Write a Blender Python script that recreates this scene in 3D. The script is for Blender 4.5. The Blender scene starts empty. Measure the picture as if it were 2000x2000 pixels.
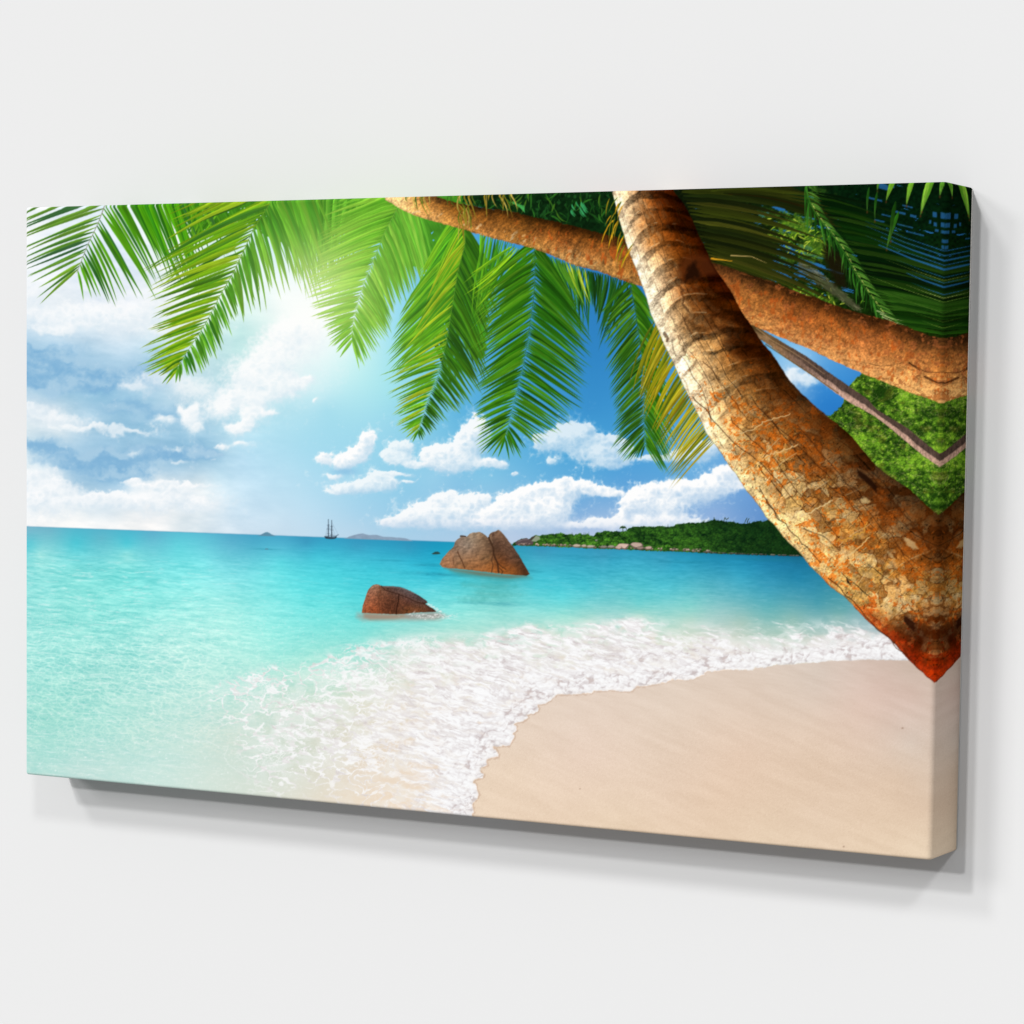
import bpy, math, numpy as np
from mathutils import Matrix, Vector

# =====================================================================
#  PART 1 - the printed artwork, drawn procedurally with numpy
#  (drawing sheet: x 40..1870, y 340..1710, one unit per sample)
# =====================================================================
X0, Y0, NW, NH = 40, 340, 1830, 1370
YY, XX = np.mgrid[0:NH, 0:NW].astype(np.float32)
XX += X0; YY += Y0
IMG = np.zeros((NH, NW, 3), np.float32)
CLS = np.zeros((NH, NW), np.int16)
SKY, SEA, SURF, BEACH, ISLE1, ISLE2, HEAD, BOULD1, BOULD2, SHIP, HILL, CANOPY = range(12)
TR1, TR2, TR3 = 20, 21, 22
FR = 30                                     # fronds count up from here

def hx(s): return np.array([int(s[i:i+2], 16)/255. for i in (0, 2, 4)], np.float32)
def sst(a, b, x):
    t = np.clip((x-a)/(b-a), 0, 1); return t*t*(3-2*t)
TAB = np.random.RandomState(7).rand(512, 512).astype(np.float32)
def vn(x, y, seed=0):
    x = x+seed*37.7; y = y+seed*91.3
    xi = np.floor(x); yi = np.floor(y); fx = x-xi; fy = y-yi
    fx = fx*fx*(3-2*fx); fy = fy*fy*(3-2*fy)
    xi = xi.astype(np.int64) & 511; yi = yi.astype(np.int64) & 511
    x1 = (xi+1) & 511; y1 = (yi+1) & 511
    a = TAB[yi, xi]; b = TAB[yi, x1]; c = TAB[y1, xi]; d = TAB[y1, x1]
    return (a+(b-a)*fx)*(1-fy)+(c+(d-c)*fx)*fy
def fbm(x, y, o=4, seed=0, g=.5):
    r = 0; a = 1; s = 0
    for i in range(o):
        r = r+a*vn(x*2**i, y*2**i, seed+i*3.1); s += a; a *= g
    return r/s
def worley(x, y, seed=0):
    xi = np.floor(x).astype(np.int64); yi = np.floor(y).astype(np.int64)
    f1 = np.full(x.shape, 9., np.float32); f2 = f1.copy(); idv = f1.copy()
    for dx in (-1, 0, 1):
        for dy in (-1, 0, 1):
            cx = xi+dx; cy = yi+dy
            r1 = TAB[(cy+seed) & 511, cx & 511]; r2 = TAB[(cx+seed+77) & 511, (cy+31) & 511]
            d = np.hypot(cx+r1-x, cy+r2-y)
            nf = d < f1
            f2 = np.where(nf, f1, np.minimum(f2, d)); idv = np.where(nf, r1*.5+r2*.5, idv); f1 = np.where(nf, d, f1)
    return f1, f2, idv
def field(txt, step=8, chan=3):
    """smooth colour field through scattered 'x,y,hex' keys"""
    P = []; V = []
    for k in txt.split():
        a, b, c = k.split(','); P.append((float(a), float(b)))
        V.append(hx(c) if chan == 3 else np.array([float(c)], np.float32))
    P = np.array(P, np.float64)/400.; V = np.array(V, np.float64); n = len(P)
    m = V.mean(0)
    K = np.hypot(P[:, None, 0]-P[None, :, 0], P[:, None, 1]-P[None, :, 1])
    w = np.linalg.solve(K-np.eye(n)*.006, V-m)
    gx = np.arange(0, NW+step, step); gy = np.arange(0, NH+step, step)
    GX, GY = np.meshgrid((gx+X0)/400., (gy+Y0)/400.)
    Q = np.zeros(GX.shape+(V.shape[1],))
    for i in range(n):
        Q += np.hypot(GX-P[i, 0], GY-P[i, 1])[..., None]*w[i]
    Q += m
    Q = np.clip(Q, 0, 1).astype(np.float32)
    ax = np.arange(NW)/step; ay = np.arange(NH)/step
    ix = ax.astype(int); iy = ay.astype(int); fx = (ax-ix)[None, :, None].astype(np.float32); fy = (ay-iy)[:, None, None].astype(np.float32)
    A = Q[iy][:, ix]; B = Q[iy][:, ix+1]; C_ = Q[iy+1][:, ix]; D_ = Q[iy+1][:, ix+1]
    r = (A+(B-A)*fx)*(1-fy)+(C_+(D_-C_)*fx)*fy
    return r if chan == 3 else r[..., 0]
def box(x0, y0, x1, y1):
    a = max(0, int(x0-X0)); b = min(NW, int(x1-X0)+2); c = max(0, int(y0-Y0)); d = min(NH, int(y1-Y0)+2)
    return slice(c, max(c, d)), slice(a, max(a, b))
def pts(txt): return np.array([[float(v) for v in k.split(',')] for k in txt.split()], np.float32)
def sdf(P, sl):
    """signed distance to polygon, positive inside"""
    x = XX[sl]; y = YY[sl]; d = np.full(x.shape, 1e9, np.float32); ins = np.zeros(x.shape, bool)
    for (ax, ay), (bx, by) in zip(P, np.roll(P, -1, 0)):
        ex, ey = bx-ax, by-ay; L = ex*ex+ey*ey
        if L < 1e-6: continue
        t = np.clip(((x-ax)*ex+(y-ay)*ey)/L, 0, 1)
        d = np.minimum(d, (x-ax-t*ex)**2+(y-ay-t*ey)**2)
        if ay != by:
            c = ((ay > y) != (by > y)) & (x < ex*(y-ay)/ey+ax); ins ^= c
    d = np.sqrt(d); return np.where(ins, d, -d)
def put(sl, col, al, cid=None, th=.5):
    a = al[..., None]; IMG[sl] = IMG[sl]*(1-a)+col*a
    if cid is not None: CLS[sl][al > th] = cid
def poly(P, col, cid=None, soft=.7, rough=0, rs=5., seed=0, op=1.):
    if isinstance(P, str): P = pts(P)
    sl = box(P[:, 0].min()-6-rough, P[:, 1].min()-6-rough, P[:, 0].max()+6+rough, P[:, 1].max()+6+rough)
    d = sdf(P, sl)
    if rough: d = d+rough*2*(fbm(XX[sl]/rs, YY[sl]/rs, 3, seed)-.5)
    if isinstance(col, str): col = hx(col)
    elif hasattr(col, 'shape') and col.shape[:2] == (NH, NW): col = col[sl]
    put(sl, col, np.clip(d/(2*soft)+.5, 0, 1)*op, cid)
    return sl, d
def resample(P, n):
    P = np.asarray(P, np.float64); s = np.r_[0, np.cumsum(np.hypot(*np.diff(P, axis=0).T))]
    t = np.linspace(0, s[-1], n)
    return np.stack([np.interp(t, s, P[:, 0]), np.interp(t, s, P[:, 1])], 1)
def smooth(P, k=3):
    P = P.copy()
    for _ in range(k): P[1:-1] = .25*P[:-2]+.5*P[1:-1]+.25*P[2:]
    return P
def line(P, w, col, op=1., taper=0, cid=None):
    """polyline stroke of width w; taper 1 = thins to the end"""
    if isinstance(P, str): P = pts(P)
    if isinstance(col, str): col = hx(col)
    m = w+2; sl = box(P[:, 0].min()-m, P[:, 1].min()-m, P[:, 0].max()+m, P[:, 1].max()+m)
    x = XX[sl]; y = YY[sl]
    if x.size == 0: return
    al = np.zeros(x.shape, np.float32); n = len(P)-1
    for i in range(n):
        ax, ay = P[i]; bx, by = P[i+1]; ex, ey = bx-ax, by-ay; L = ex*ex+ey*ey+1e-6
        t = np.clip(((x-ax)*ex+(y-ay)*ey)/L, 0, 1); d = np.hypot(x-ax-t*ex, y-ay-t*ey)
        ww = w*(1-taper*(i+t)/n)*.5
        al = np.maximum(al, np.clip(ww-d+.5, 0, 1)*np.clip(ww*2, 0, 1))
    put(sl, col, al*op, cid)

# ---------------------------------------------------------------- leaves
def leaflet(x0, y0, x1, y1, w, c, bend, cid, c2, light=0.):
    dx, dy = x1-x0, y1-y0; L = math.hypot(dx, dy)
    if L < 3: return
    ux, uy = dx/L, dy/L; b = bend*L
    m = abs(b)+w+2
    sl = box(min(x0, x1)-m, min(y0, y1)-m, max(x0, x1)+m, max(y0, y1)+m)
    x = XX[sl]-x0; y = YY[sl]-y0
    if x.size == 0: return
    s = (x*ux+y*uy)/L; q = x*(-uy)+y*ux
    sc = np.clip(s, 0, 1)
    q = q-b*4*sc*(1-sc)
    hw = w*.5*np.minimum(1, .26+sc*3.8)*np.minimum(1, (1-sc)*1.75)**.85
    al = np.clip(hw-np.abs(q)+.45, 0, 1)*np.clip(hw*1.6+.1, 0, 1)*((s > 0) & (s < 1))
    if al.max() <= 0: return
    side = np.clip(q/(hw+.3), -1, 1)
    f = (1+.13*side)[..., None]*(1+.10*(vn(sc*9, q*.5, x0*.13+y0*.31)-.5)*2)[..., None]
    mid = np.clip(1-np.abs(q)/.8, 0, 1)[..., None]*np.clip(w-5, 0, 1)
    col = (c*(1-sc[..., None]**3*.6)+c2*sc[..., None]**3*.6)*f
    col = col*(1-.16*mid)+light
    put(sl, np.clip(col, 0, 1), al, cid, .35)
def frond(rach, L, R, n, w, pal, cid, seed, rc='4a7a20', rw=2.2, bend=.05, tip='a0a020', pr=None, jit=1., order=None, fade=1.):
    rs = np.random.RandomState(seed)
    rr = smooth(resample(rach, 120), 6)
    pal = [hx(c) for c in pal.split()]; palr = [hx(c) for c in (pr.split())] if pr else pal; tc = hx(tip)
    jobs = []
    n = int(n*1.28); w = w*.90
    for side, K in ((-1, L), (1, R)):
        if not K: continue
        K = np.array(K, float); o = K[:, 0].argsort(); K = K[o]
        for i in range(n):
            t = (i+.5*rs.rand())/n
            jobs.append((t, side, np.interp(t, K[:, 0], K[:, 1]), np.interp(t, K[:, 0], K[:, 2])))
    jobs.sort(key=lambda j: j[0])
    for t, side, dx, dy in jobs:
        p = rr[min(119, int(t*119))]
        L_ = 1+.09*jit*rs.randn()-.10*jit*(rs.rand() < .15); an = .035*jit*rs.randn()
        dx, dy = L_*(dx*math.cos(an)-dy*math.sin(an)), L_*(dx*math.sin(an)+dy*math.cos(an))
        P_ = pal if side < 0 else palr
        c = P_[rs.randint(len(P_))]*(1+.08*rs.randn()); c = np.clip(c, 0, 1)
        ww = w*(.75+.45*rs.rand())*(1-.35*t)
        leaflet(p[0], p[1], p[0]+dx, p[1]+dy, ww, c, side*-bend*.45*(1+1.2*rs.randn()), cid, c*.6+tc*.4)
    m = (rr[:, 1] > 330)
    if rw: line(rr[m][::4], rw, rc, .9, .6, cid)
def fan(a, b, oa, ob, n, w, pal, cid, seed, bend=.04, tip='a0a020', jit=1.):
    frond([a, b], None, [(0,)+tuple(oa), (1,)+tuple(ob)], n, w, pal, cid, seed, rw=0, bend=bend, tip=tip, jit=jit)

# ---------------------------------------------------------------- ribbon coordinates for trunks
def ribbon(Lp, Rp, ns, nt, sm=8):
    A = smooth(resample(pts(Lp), 240), sm); B = smooth(resample(pts(Rp), 240), sm)
    s = np.linspace(0, 239, ns); i = np.minimum(s.astype(int), 238); f = (s-i)[:, None]
    A = A[i]*(1-f)+A[i+1]*f; B = B[i]*(1-f)+B[i+1]*f
    t = np.linspace(0, 1, nt)
    X = A[:, 0:1]*(1-t)+B[:, 0:1]*t; Y = A[:, 1:2]*(1-t)+B[:, 1:2]*t
    C = (A+B)/2; arc = np.r_[0, np.cumsum(np.hypot(*np.diff(C, axis=0).T))]
    S = np.repeat(arc[:, None], nt, 1); T = np.repeat(t[None], ns, 0)
    xi = np.round(X-X0).astype(int); yi = np.round(Y-Y0).astype(int)
    ok = (xi >= 0) & (xi < NW) & (yi >= 0) & (yi < NH)
    k = yi[ok]*NW+xi[ok]
    n = np.bincount(k, minlength=NW*NH).astype(np.float32); e = np.maximum(n, 1)
    Sm = (np.bincount(k, S[ok], NW*NH)/e).reshape(NH, NW).astype(np.float32)
    Tm = (np.bincount(k, T[ok], NW*NH)/e).reshape(NH, NW).astype(np.float32)
    return Sm, Tm, (n > 0).reshape(NH, NW), A, B

HZ = lambda x: 1028.3+.0364*(x-50)          # the sea's horizon on the sheet

def paint_sky():
    base = field("""55,430,fdfefe 300,440,f4faf6 60,560,eef4fa 180,500,d8e7f6 259,466,dcebfa 130,610,f2f7fa 60,610,f0f5f9 60,650,b9d6ea
 60,700,a8cfe6 120,700,a5cce6 150,745,8fc1de 200,760,90c2de 100,745,94c5e0 60,785,cfe2ef 100,800,dce9f2 250,700,b5d5ea 230,650,dae8f2
 300,690,b0d5e8 200,820,a5cbe2 290,820,98c6e0 350,750,cfe4ee 60,835,e2eef3 120,835,e6f0f4 70,872,b0d2e6 150,880,a8cde5 230,880,9fc8e2
 310,870,a5cce4 380,888,94c2de 415,882,94c2de 340,905,9cc7e2 200,925,8fbedd 240,942,92c0de 120,905,bcd8ea 150,940,a8cce4 60,900,e0edf3
 60,950,fdfefe 120,955,eff5f8 150,985,eef4f6 260,962,e8f0f5 310,948,f4f7f8 390,950,eef4f6 300,985,f2f4f6 380,990,eaf1f5 250,1015,ecf0f2
 60,1015,fafbfb 360,1022,dbe7ed 460,1000,cde4f3 470,900,bfe2f5 430,930,c8e6f4 445,870,c8e7f5 340,640,e6f3f5 260,620,edf3f8 470,645,c3ebe8
 495,675,bfe8e6 520,620,def5f2 430,590,e5f6f5 330,600,f0f6f8 560,580,f8fefd 640,600,ffffff 600,660,fdfefe 680,760,b8eaf1 640,800,a4dded
 620,760,d0f0f5 560,800,b4e2ef 480,870,b9e2f4 520,850,b0dff0 580,500,c9eef5 720,370,70c4ec 640,430,8fd6ee 690,450,8ad2ee 700,700,c5f2f2
 770,760,a0e2ec 770,640,98def0 830,590,74caea 750,830,9bd8ec 900,760,62b6e0 900,800,5eb3de 960,700,4aa2d6 1040,600,3b90cc 1150,700,3287c6
 1150,600,2f80c0 1150,500,2a78c0 1150,800,3c92ce 1150,840,48a0d6 1050,930,6cb6e0 1150,920,5aa9da 950,930,84c6e6 850,930,98cfea 700,1000,a8d4ec
 600,870,a6dcef 560,930,b9e0f2 600,1000,c0e0f2 560,1030,c6deee 750,1000,9fd0ea 700,1040,b8d6ea 800,960,90cbe8 900,960,88c2e4 1200,930,58a4da
 1000,1040,b5cbe4 1120,1040,b3c6e2 1300,930,5ba5da 1350,900,68b0e0 1120,1000,7aaedc 1150,990,7fb0dd 1230,960,68a6da 1450,990,6f9fd4 1500,1000,5f90ca
 1480,960,6c9ed6 1200,1040,b8c8e4 1400,1005,8fb0dc 1500,665,58a8e2 1560,700,9fcff0 1600,745,3f8fd4 1650,740,3f90d4 1640,800,2a7ac6 1600,790,2e80ca
 1555,740,9fc4e4 1300,600,2f80c0 1500,420,2a6cae 1800,500,2a6cae""")
    x, y = XX, YY
    n = fbm(x/90, y/38, 5, 3)-.5; n2 = fbm(x/30, y/16, 4, 9)-.5
    lm = sst(620, 420, x)
    n3 = fbm((x+y*.2)/46, (y-x*.12)/13, 5, 15, .6)-.5; base = base+(n*.12*lm+n2*.05*lm+n3*.10*lm)[..., None]*np.array([1.1, .8, .6], np.float32)
    IMG[:] = np.clip(base, 0, 1)
    CL = """D,.95, 60,690,60,20 130,702,80,24 205,745,110,24 140,745,100,22 285,728,60,18 335,700,40,12 70,735,50,26
 D,.55, 300,800,50,22 245,800,60,16 345,820,30,14
 D,.92, 80,872,50,15 160,888,80,17 250,893,90,18 330,882,70,18 388,886,36,13 200,925,58,13 268,922,50,13 412,884,20,9 120,905,50,12
 L,.75, 60,800,50,20 120,820,60,14 190,836,70,8 262,842,46,6
 L,.70, 60,575,50,30 130,615,80,22 230,628,100,18 320,650,60,16 100,640,60,10
 L,.95, 58,935,60,22 100,958,60,17 180,982,110,18 300,982,110,20 395,990,50,16 60,990,60,26
 L,1, 262,938,24,7 300,946,46,7 350,950,46,4.5 388,951,12,2.5 340,962,60,8 400,985,26,8
 C,1, 638,896,18,13 722,858,17,18 712,872,19,16 701,888,22,14 688,896,22,13 672,906,18,11
 C,.85, 742,930,22,14 755,944,24,13 730,948,34,13 696,953,44,11 662,961,24,7 655,930,24,7 778,926,28,6 800,940,14,4
 C,.85, 773,872,18,14 796,874,18,14 781,896,28,12 760,888,16,9 822,909,20,7 805,905,16,6
 C,.95, 843,890,24,15 877,888,36,27 903,900,36,21 916,862,28,30 935,845,24,34 860,905,30,12 955,903,28,9 975,908,18,7 1006,925,10,5
 C,.8, 1077,866,36,18 1109,852,34,22 1148,838,13,14 1134,858,34,26 1173,885,44,22 1199,900,38,14 1196,865,20,16 1174,856,12,10 1080,901,16,8 1215,880,30,20 1060,856,16,8
 C,.8, 1383,877,34,22 1360,884,26,16 1290,896,44,8 1340,890,30,10
 C,.95, 768,1022,24,9 799,1013,26,15 825,1005,28,22 864,983,26,20 872,972,18,12 855,1003,36,24 890,1003,36,24 930,981,30,16 950,976,14,10 916,1000,36,26 950,1010,26,18 900,1022,90,10
 C,1, 997,974,16,9 988,988,20,14 961,1002,22,12 980,1008,32,22 1020,984,30,20 1038,966,26,14 1048,994,58,32 1072,954,26,13 1101,944,15,10 1109,962,46,16 1135,951,28,11 1170,957,44,10 1205,964,32,7 1010,1022,80,12 1070,1012,34,18 1130,1027,34,6 1090,990,24,20
 C,1, 1160,1016,12,7 1190,1023,40,10 1222,1005,18,12 1241,987,20,17 1274,957,24,15 1259,977,36,22 1295,988,58,28 1331,955,36,16 1357,960,48,20 1383,946,28,13 1414,924,24,15 1405,950,36,20 1434,928,24,14 1460,945,24,14 1305,1018,90,12 1250,1028,100,7
 W,.8, 1555,726,30,16 1580,742,22,10 1540,745,14,16
 W,.95, 376,815,20,28 386,838,12,9 372,800,16,18 474,838,18,13 488,822,16,14 500,805,22,18 466,842,18,13 484,828,16,11 452,830,10,8 585,752,20,13 560,762,24,15 545,748,40,22 510,775,32,16 606,742,12,6 562,650,44,28 596,640,46,40 540,700,66,42 489,735,56,36 427,795,34,26 460,780,36,22 525,800,18,7 470,870,22,6 432,868,14,5 614,782,6,5 350,800,10,8
 W,.7, 388,762,46,26 310,740,60,14 262,758,34,10 240,610,120,24 130,640,60,12 330,820,24,12
 W,.6, 150,835,70,8 320,820,26,14 345,872,16,6 262,886,12,5 355,905,16,5 300,948,60,10 385,952,46,6"""
    wx = (fbm(x/26, y/26, 4, 21)-.5); wy = (fbm(x/26, y/26, 4, 27)-.5)
    nz = fbm(x/17, y/17, 5, 31, .55)-.5; nf = fbm(x/5, y/5, 3, 35)-.5; bil = np.abs(fbm(x/13, y/11, 4, 37)*2-1)*1.6
    for row in CL.split('\n'):
        row = row.strip()
        kind, op, rest = row.split(',', 2); op = float(op)
        E_ = pts(rest)
        m = 40; sl = box((E_[:, 0]-E_[:, 2]).min()-m, (E_[:, 1]-E_[:, 3]).min()-m, (E_[:, 0]+E_[:, 2]).max()+m, (E_[:, 1]+E_[:, 3]).max()+m)
        k = 10 if kind == 'C' else (34 if kind in 'DL' else 26)
        px = x[sl]+wx[sl]*k; py = y[sl]+wy[sl]*k
        d = np.zeros(px.shape, np.float32); top = np.zeros(px.shape, np.float32); ws = np.full(px.shape, 1e-4, np.float32)
        for cx, cy, rx, ry in E_:
            q = ((px-cx)/rx)**2+((py-cy)/ry)**2
            e = np.exp(-q*1.05)
            d += e*(1 if kind == 'C' else .8)
            w_ = np.exp(-q*1.6); top += w_*np.clip((py-cy)/ry*.62+(px-cx)/rx*.30+.12, -1, 1.3); ws += w_
        sh = np.clip(top/ws*sst(0, .05, ws)+.9*bil[sl]*.5+.75*nz[sl], -.4, 1)
        sf = .13+.18*np.clip(top/ws+.35, 0, 1)
        if kind == 'W': sf = sf+.16
        if kind == 'D': sf = sf*0+.36
        if kind == 'L': sf = .16+.30*np.clip(top/ws+.4, 0, 1)
        lv = .42-.42*nz[sl]*(1.5 if kind == 'C' else 1.1)-.34*nf[sl]+(.30 if kind == 'C' else .10)*(bil[sl]-.35)
        a = sst(lv-sf, lv+sf*1.3, d)*op
        if kind == 'C': a = np.maximum(a*(1-.28*np.clip(sh, 0, 1)), .38*op*sst(lv-.32, lv+.12, d))
        shc = hx('bcd3e8') if kind == 'C' else hx('d6e8f2')
        col = hx('fefefe')*(1-np.clip(sh, 0, 1)[..., None]*.8)+shc*np.clip(sh, 0, 1)[..., None]*.8
        if kind == 'D': m_ = sst(.1, .9, nz[sl]*.9+.5+.9*(fbm(px/70, py/20, 4, 39)-.5)*2)[..., None]; col = hx('80b3d8')*(1-m_)+hx('a8cce4')*m_
        if kind == 'L': m_ = np.clip(sh*.9+.15, 0, 1)[..., None]; col = hx('fcfdfe')*(1-m_)+hx('dce9f2')*m_
        if kind == 'C':
            g = (sst(1000, 1045, y[sl])*.55)[..., None]; col = col*(1-g)+hx('c9d6ea')*g
            a = a*(1-.75*sst(1020, 1052, y[sl]))
        put(sl, col, a)
    s = box(640, 905, 710, 940)     # grey-blue underside between two small clouds
    g = np.exp(-(((x[s]-676)/24)**2+((y[s]-921)/7)**2)**1.3); put(s, hx('8cc1e3'), g*.75)
    CLS[:] = SKY

def paint_sea():
    base = field("""55,1031,7db5cf 100,1036,6fb4cd 300,1043,5fafd0 200,1052,62b8d0 150,1062,4cc6da 250,1065,4ac8dc 60,1064,58c8da 350,1068,62d2e2 80,1084,9fe4e6 250,1082,98e2e6
 150,1110,84dfe2 250,1125,76dfe2 100,1150,88e0e2 400,1100,7de3ee 400,1150,92ebee 300,1180,84e4e4 100,1200,8be0de 200,1230,85dfdc 450,1200,a0ecea 450,1250,a8ece8
 330,1260,a4e6e2 100,1290,90dfda 200,1320,90d8d2 100,1400,8ad4ca 200,1400,98dad2 300,1350,a6e0da 100,1470,a2dbd3 300,1430,b2dcd4 300,1500,c0dfda 400,1400,bfe0da
 150,1520,bcd8d6 450,1330,aee4de 450,1440,cadcd4 550,1400,ccdcd4 500,1500,cddcd6 600,1470,d2dad2 560,1545,d8dcd4 700,1500,e2d7cc 700,1560,e7dacb 800,1560,ead9c8
 640,1440,d6d8ce 560,1350,c4e0d8 600,1060,3b98c2 500,1058,4aa8cc 450,1058,58aed0 550,1078,58bfdc 620,1085,40bfdc 550,1100,58d4e4 520,1130,74e0ea 600,1140,58dae6 650,1110,40c8de
 650,1170,66dee6 550,1180,84e8ec 600,1230,86e4e4 550,1280,9ee9e4 620,1300,b4e8e0 700,1250,88e0dd 760,1240,98dfdb 700,1070,3a9cc4 700,1085,3cb4d6 730,1115,34c0da
 700,1140,44ccde 800,1070,3094be 800,1100,2ab4d8 800,1130,3ec4dc 850,1120,22b0d2 850,1150,5cd2e0 900,1135,44c4d6 900,1180,80e2e4 870,1220,9ae2de 950,1160,62c8cc
 980,1145,50b8c0 950,1200,9ae4e2 1020,1190,8adfe0 1060,1075,3a93bc 1060,1095,44accc 1060,1120,40bcd6 1050,1150,4cc8da 1100,1170,5cd2de 1150,1150,48c2d6 1100,1200,98e0dc
 1180,1080,3d98bf 1200,1100,38a8ca 1250,1130,4abbd2 1300,1090,3a9cc2 1320,1105,30a2c6 1300,1150,52c2d6 1250,1180,6accd2 1350,1185,84d2d2 1400,1100,2890b8 1450,1130,3aa6c8
 1500,1100,2080ac 1560,1094,1b6f98 1500,1150,3e9fbf 1560,1130,2486ae 1590,1150,3690b0 1600,1180,4a9cb0 1500,1190,60b0ba 1650,1190,5ea4ae 1640,1206,86b4b4 1550,1210,90bcb8
 1450,1215,a6c6c0 1350,1215,b4d4cc 1250,1205,b0d8cf 1150,1215,b4dcd4 1050,1230,b4dcd4 980,1230,a8dcd6 900,1250,b4dcd4 850,1270,c6dcd4 800,1300,d2ddd5 900,1320,dcdcd2
 1000,1290,dcdfda 1200,1260,dcdcda 1400,1250,dadad8 1650,1250,d9dade 800,1400,e4d9ce 900,1400,e6dad0 880,1500,e8d8cc 850,1570,ead9c8 960,1400,e8dacf 1200,1320,e6d9cd
 750,1330,d2ddd4 700,1330,cde0d6""")
    x, y = XX, YY; hd = y-HZ(x)
    m = sst(-.8, .8, hd)
    dd = np.clip(hd, 1, 500)
    # ripples: sized by how far below the horizon they lie
    ly = np.log(dd+14)*26
    sc = 1/(4+dd*.22)
    r1 = fbm(x*sc*.55+3, ly*1.0, 4, 41, .6)-.5
    warp = (fbm(x/60, y/60, 3, 47)-.5)*20
    r2 = fbm((x+y*.5+warp)/24, (y-x*.10+warp)/3.2, 4, 51, .65)-.5
    r3 = fbm((x+y*.8+warp)/30, (y-x*.34+warp)/6., 5, 55, .62)-.5
    r4 = vn((x)/7, y/1.6, 57)-.5
    lw = sst(620, 200, x)
    k2 = sst(20, 80, hd)*(.35+.65*lw)*sst(1500, 1250, y)
    k3 = sst(1190, 1330, y)*lw*.95
    amp = r1*.10*sst(0, 20, hd)+r2*.34*k2+r3*.22*k3+r4*.07*sst(10, 60, hd)
    ca1, ca2, _ = worley((x+y*.35+warp*1.5)/19, (y-x*.22+warp)/8.5, 201)
    cb1, cb2, _ = worley((x+y*.35-warp)/10, (y-x*.22+warp*1.4)/4.6, 203)
    net = (sst(.30, .02, ca2-ca1)+.6*sst(.30, .03, cb2-cb1))-.45
    amp = amp+net*.085*sst(640, 330, x)*sst(1180, 1290, y)*sst(1500, 1440, y)*sst(.30, .6, fbm(x/60, y/32, 3, 207)+.12)
    amp = amp+(fbm((x+warp)/46, (y-x*.05+warp*.5)/7.5, 3, 209)-.5)*.15*sst(700, 400, x)*sst(1075, 1110, y)*sst(1330, 1200, y)
    mid_ = (np.exp(-((x-640)/330)**2-((y-1115)/34)**2)*.20)[..., None]; base = base*(1-mid_)+hx('74e6ee')*mid_
    amp = amp+(fbm(x/26, (y-x*.035)/2.4, 4, 211, .62)-.5)*.16*sst(450, 620, x)*sst(1240, 1180, y)*sst(4, 26, hd)
    rt = sst(1000, 1200, x)*sst(1220, 1140, y)*sst(0, 20, hd)
    amp = amp+rt*(fbm((x+warp*.4)/14, (y-x*.02)/2.6, 3, 58, .6)-.5)*.24
    amp = amp*sst(1300, 1000, x*.0+y*.75+x*.18)
    base = base*np.array([1.02, 1.012, .985], np.float32)
    lg = (sst(620, 300, x)*sst(1080, 1300, y)*.26)[..., None]; base = base*(1-lg)+hx('d4f4f3')*lg
    col = base*(1+amp[..., None]*np.array([1.5, .55, .5], np.float32))
    hl = sst(.56, .80, fbm((x+warp)/24, (y-x*.06)/2.6, 4, 61, .65))*sst(30, 90, hd)*(.2+.6*lw)
    col = col+(1-col)*hl[..., None]*.42
    gl = sst(.70, .85, vn(x/2.2, y/2.0, 63))*sst(80, 200, hd)*sst(900, 500, x)*.18
    col = col+(1-col)*gl[..., None]
    IMG[:] = IMG*(1-m[..., None])+np.clip(col, 0, 1)*m[..., None]
    CLS[hd > 0] = SEA
    k = np.exp(-(hd/1.2)**2)*.35; IMG[:] = IMG*(1-k[..., None])+hx('4a90b4')*k[..., None]
    # small dark patches and far ripples
    for a, b, c, d_, o in ((521, 1073, 30, 1.5, .35), (760, 1095, 40, 2.0, .25), (850, 1104, 40, 3, .4), (860, 1122, 60, 3.5, .4), (1040, 1115, 20, 4, .4),
                           (930, 1178, 50, 3, .25), (990, 1180, 30, 5, .25), (1180, 1088, 90, 3, .22), (1330, 1098, 60, 3, .3), (1500, 1094, 80, 3, .4)):
        s = box(a-2*c, b-3*d_, a+2*c, b+3*d_); g = np.exp(-((XX[s]-a)/c)**2-((YY[s]-b-(XX[s]-a)*.03)/d_)**2)*(.4+.9*vn(XX[s]/6, YY[s]/1.5, 65)); put(s, hx('1f7d94'), np.clip(g*o, 0, 1))

SHORE = """924,1600 924,1593 928,1588 925,1573 930,1566 937,1554 934,1544 932,1534 926,1530 929,1523 945,1521 946,1513 940,1507 941,1501 948,1499 955,1496 953,1486 960,1482 976,1479.5 974,1470 967,1463 965,1459 975,1458 997,1457.5 1003,1449 1007,1441
 1005,1434 1011,1428 1011,1420 1006,1416 1012,1413 1022,1410 1033,1402 1030,1397 1042,1395 1053,1391 1054,1384 1052,1378 1066,1375 1078,1369 1082,1363 1090,1358 1108,1357 1129,1357 1144,1356 1158,1355 1162,1351 1178,1351 1193,1349 1214,1351 1237,1350 1242,1344 1245,1341
 1262,1341 1279,1337 1290,1336 1303,1334 1318,1328 1335,1329 1355,1328 1368,1322 1378,1319 1378,1315 1385,1312 1402,1312 1420,1309 1445,1309 1472,1310 1478,1305 1490,1305 1505,1303 1520,1299 1545,1299 1570,1296 1598,1295 1620,1292 1650,1291 1680,1290 1700,1289 1740,1290 1800,1290"""
SEAWARD = "1850,1240 1700,1222 1650,1211 1560,1206 1450,1210 1350,1214 1235,1206 1180,1210 1120,1220 1030,1215 990,1228 930,1240 860,1240 790,1246 730,1252 680,1262 640,1276 600,1290 560,1294 510,1300 470,1318 420,1336 380,1356 350,1372 380,1400 370,1440 400,1470 420,1510 470,1540 500,1600"
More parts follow.
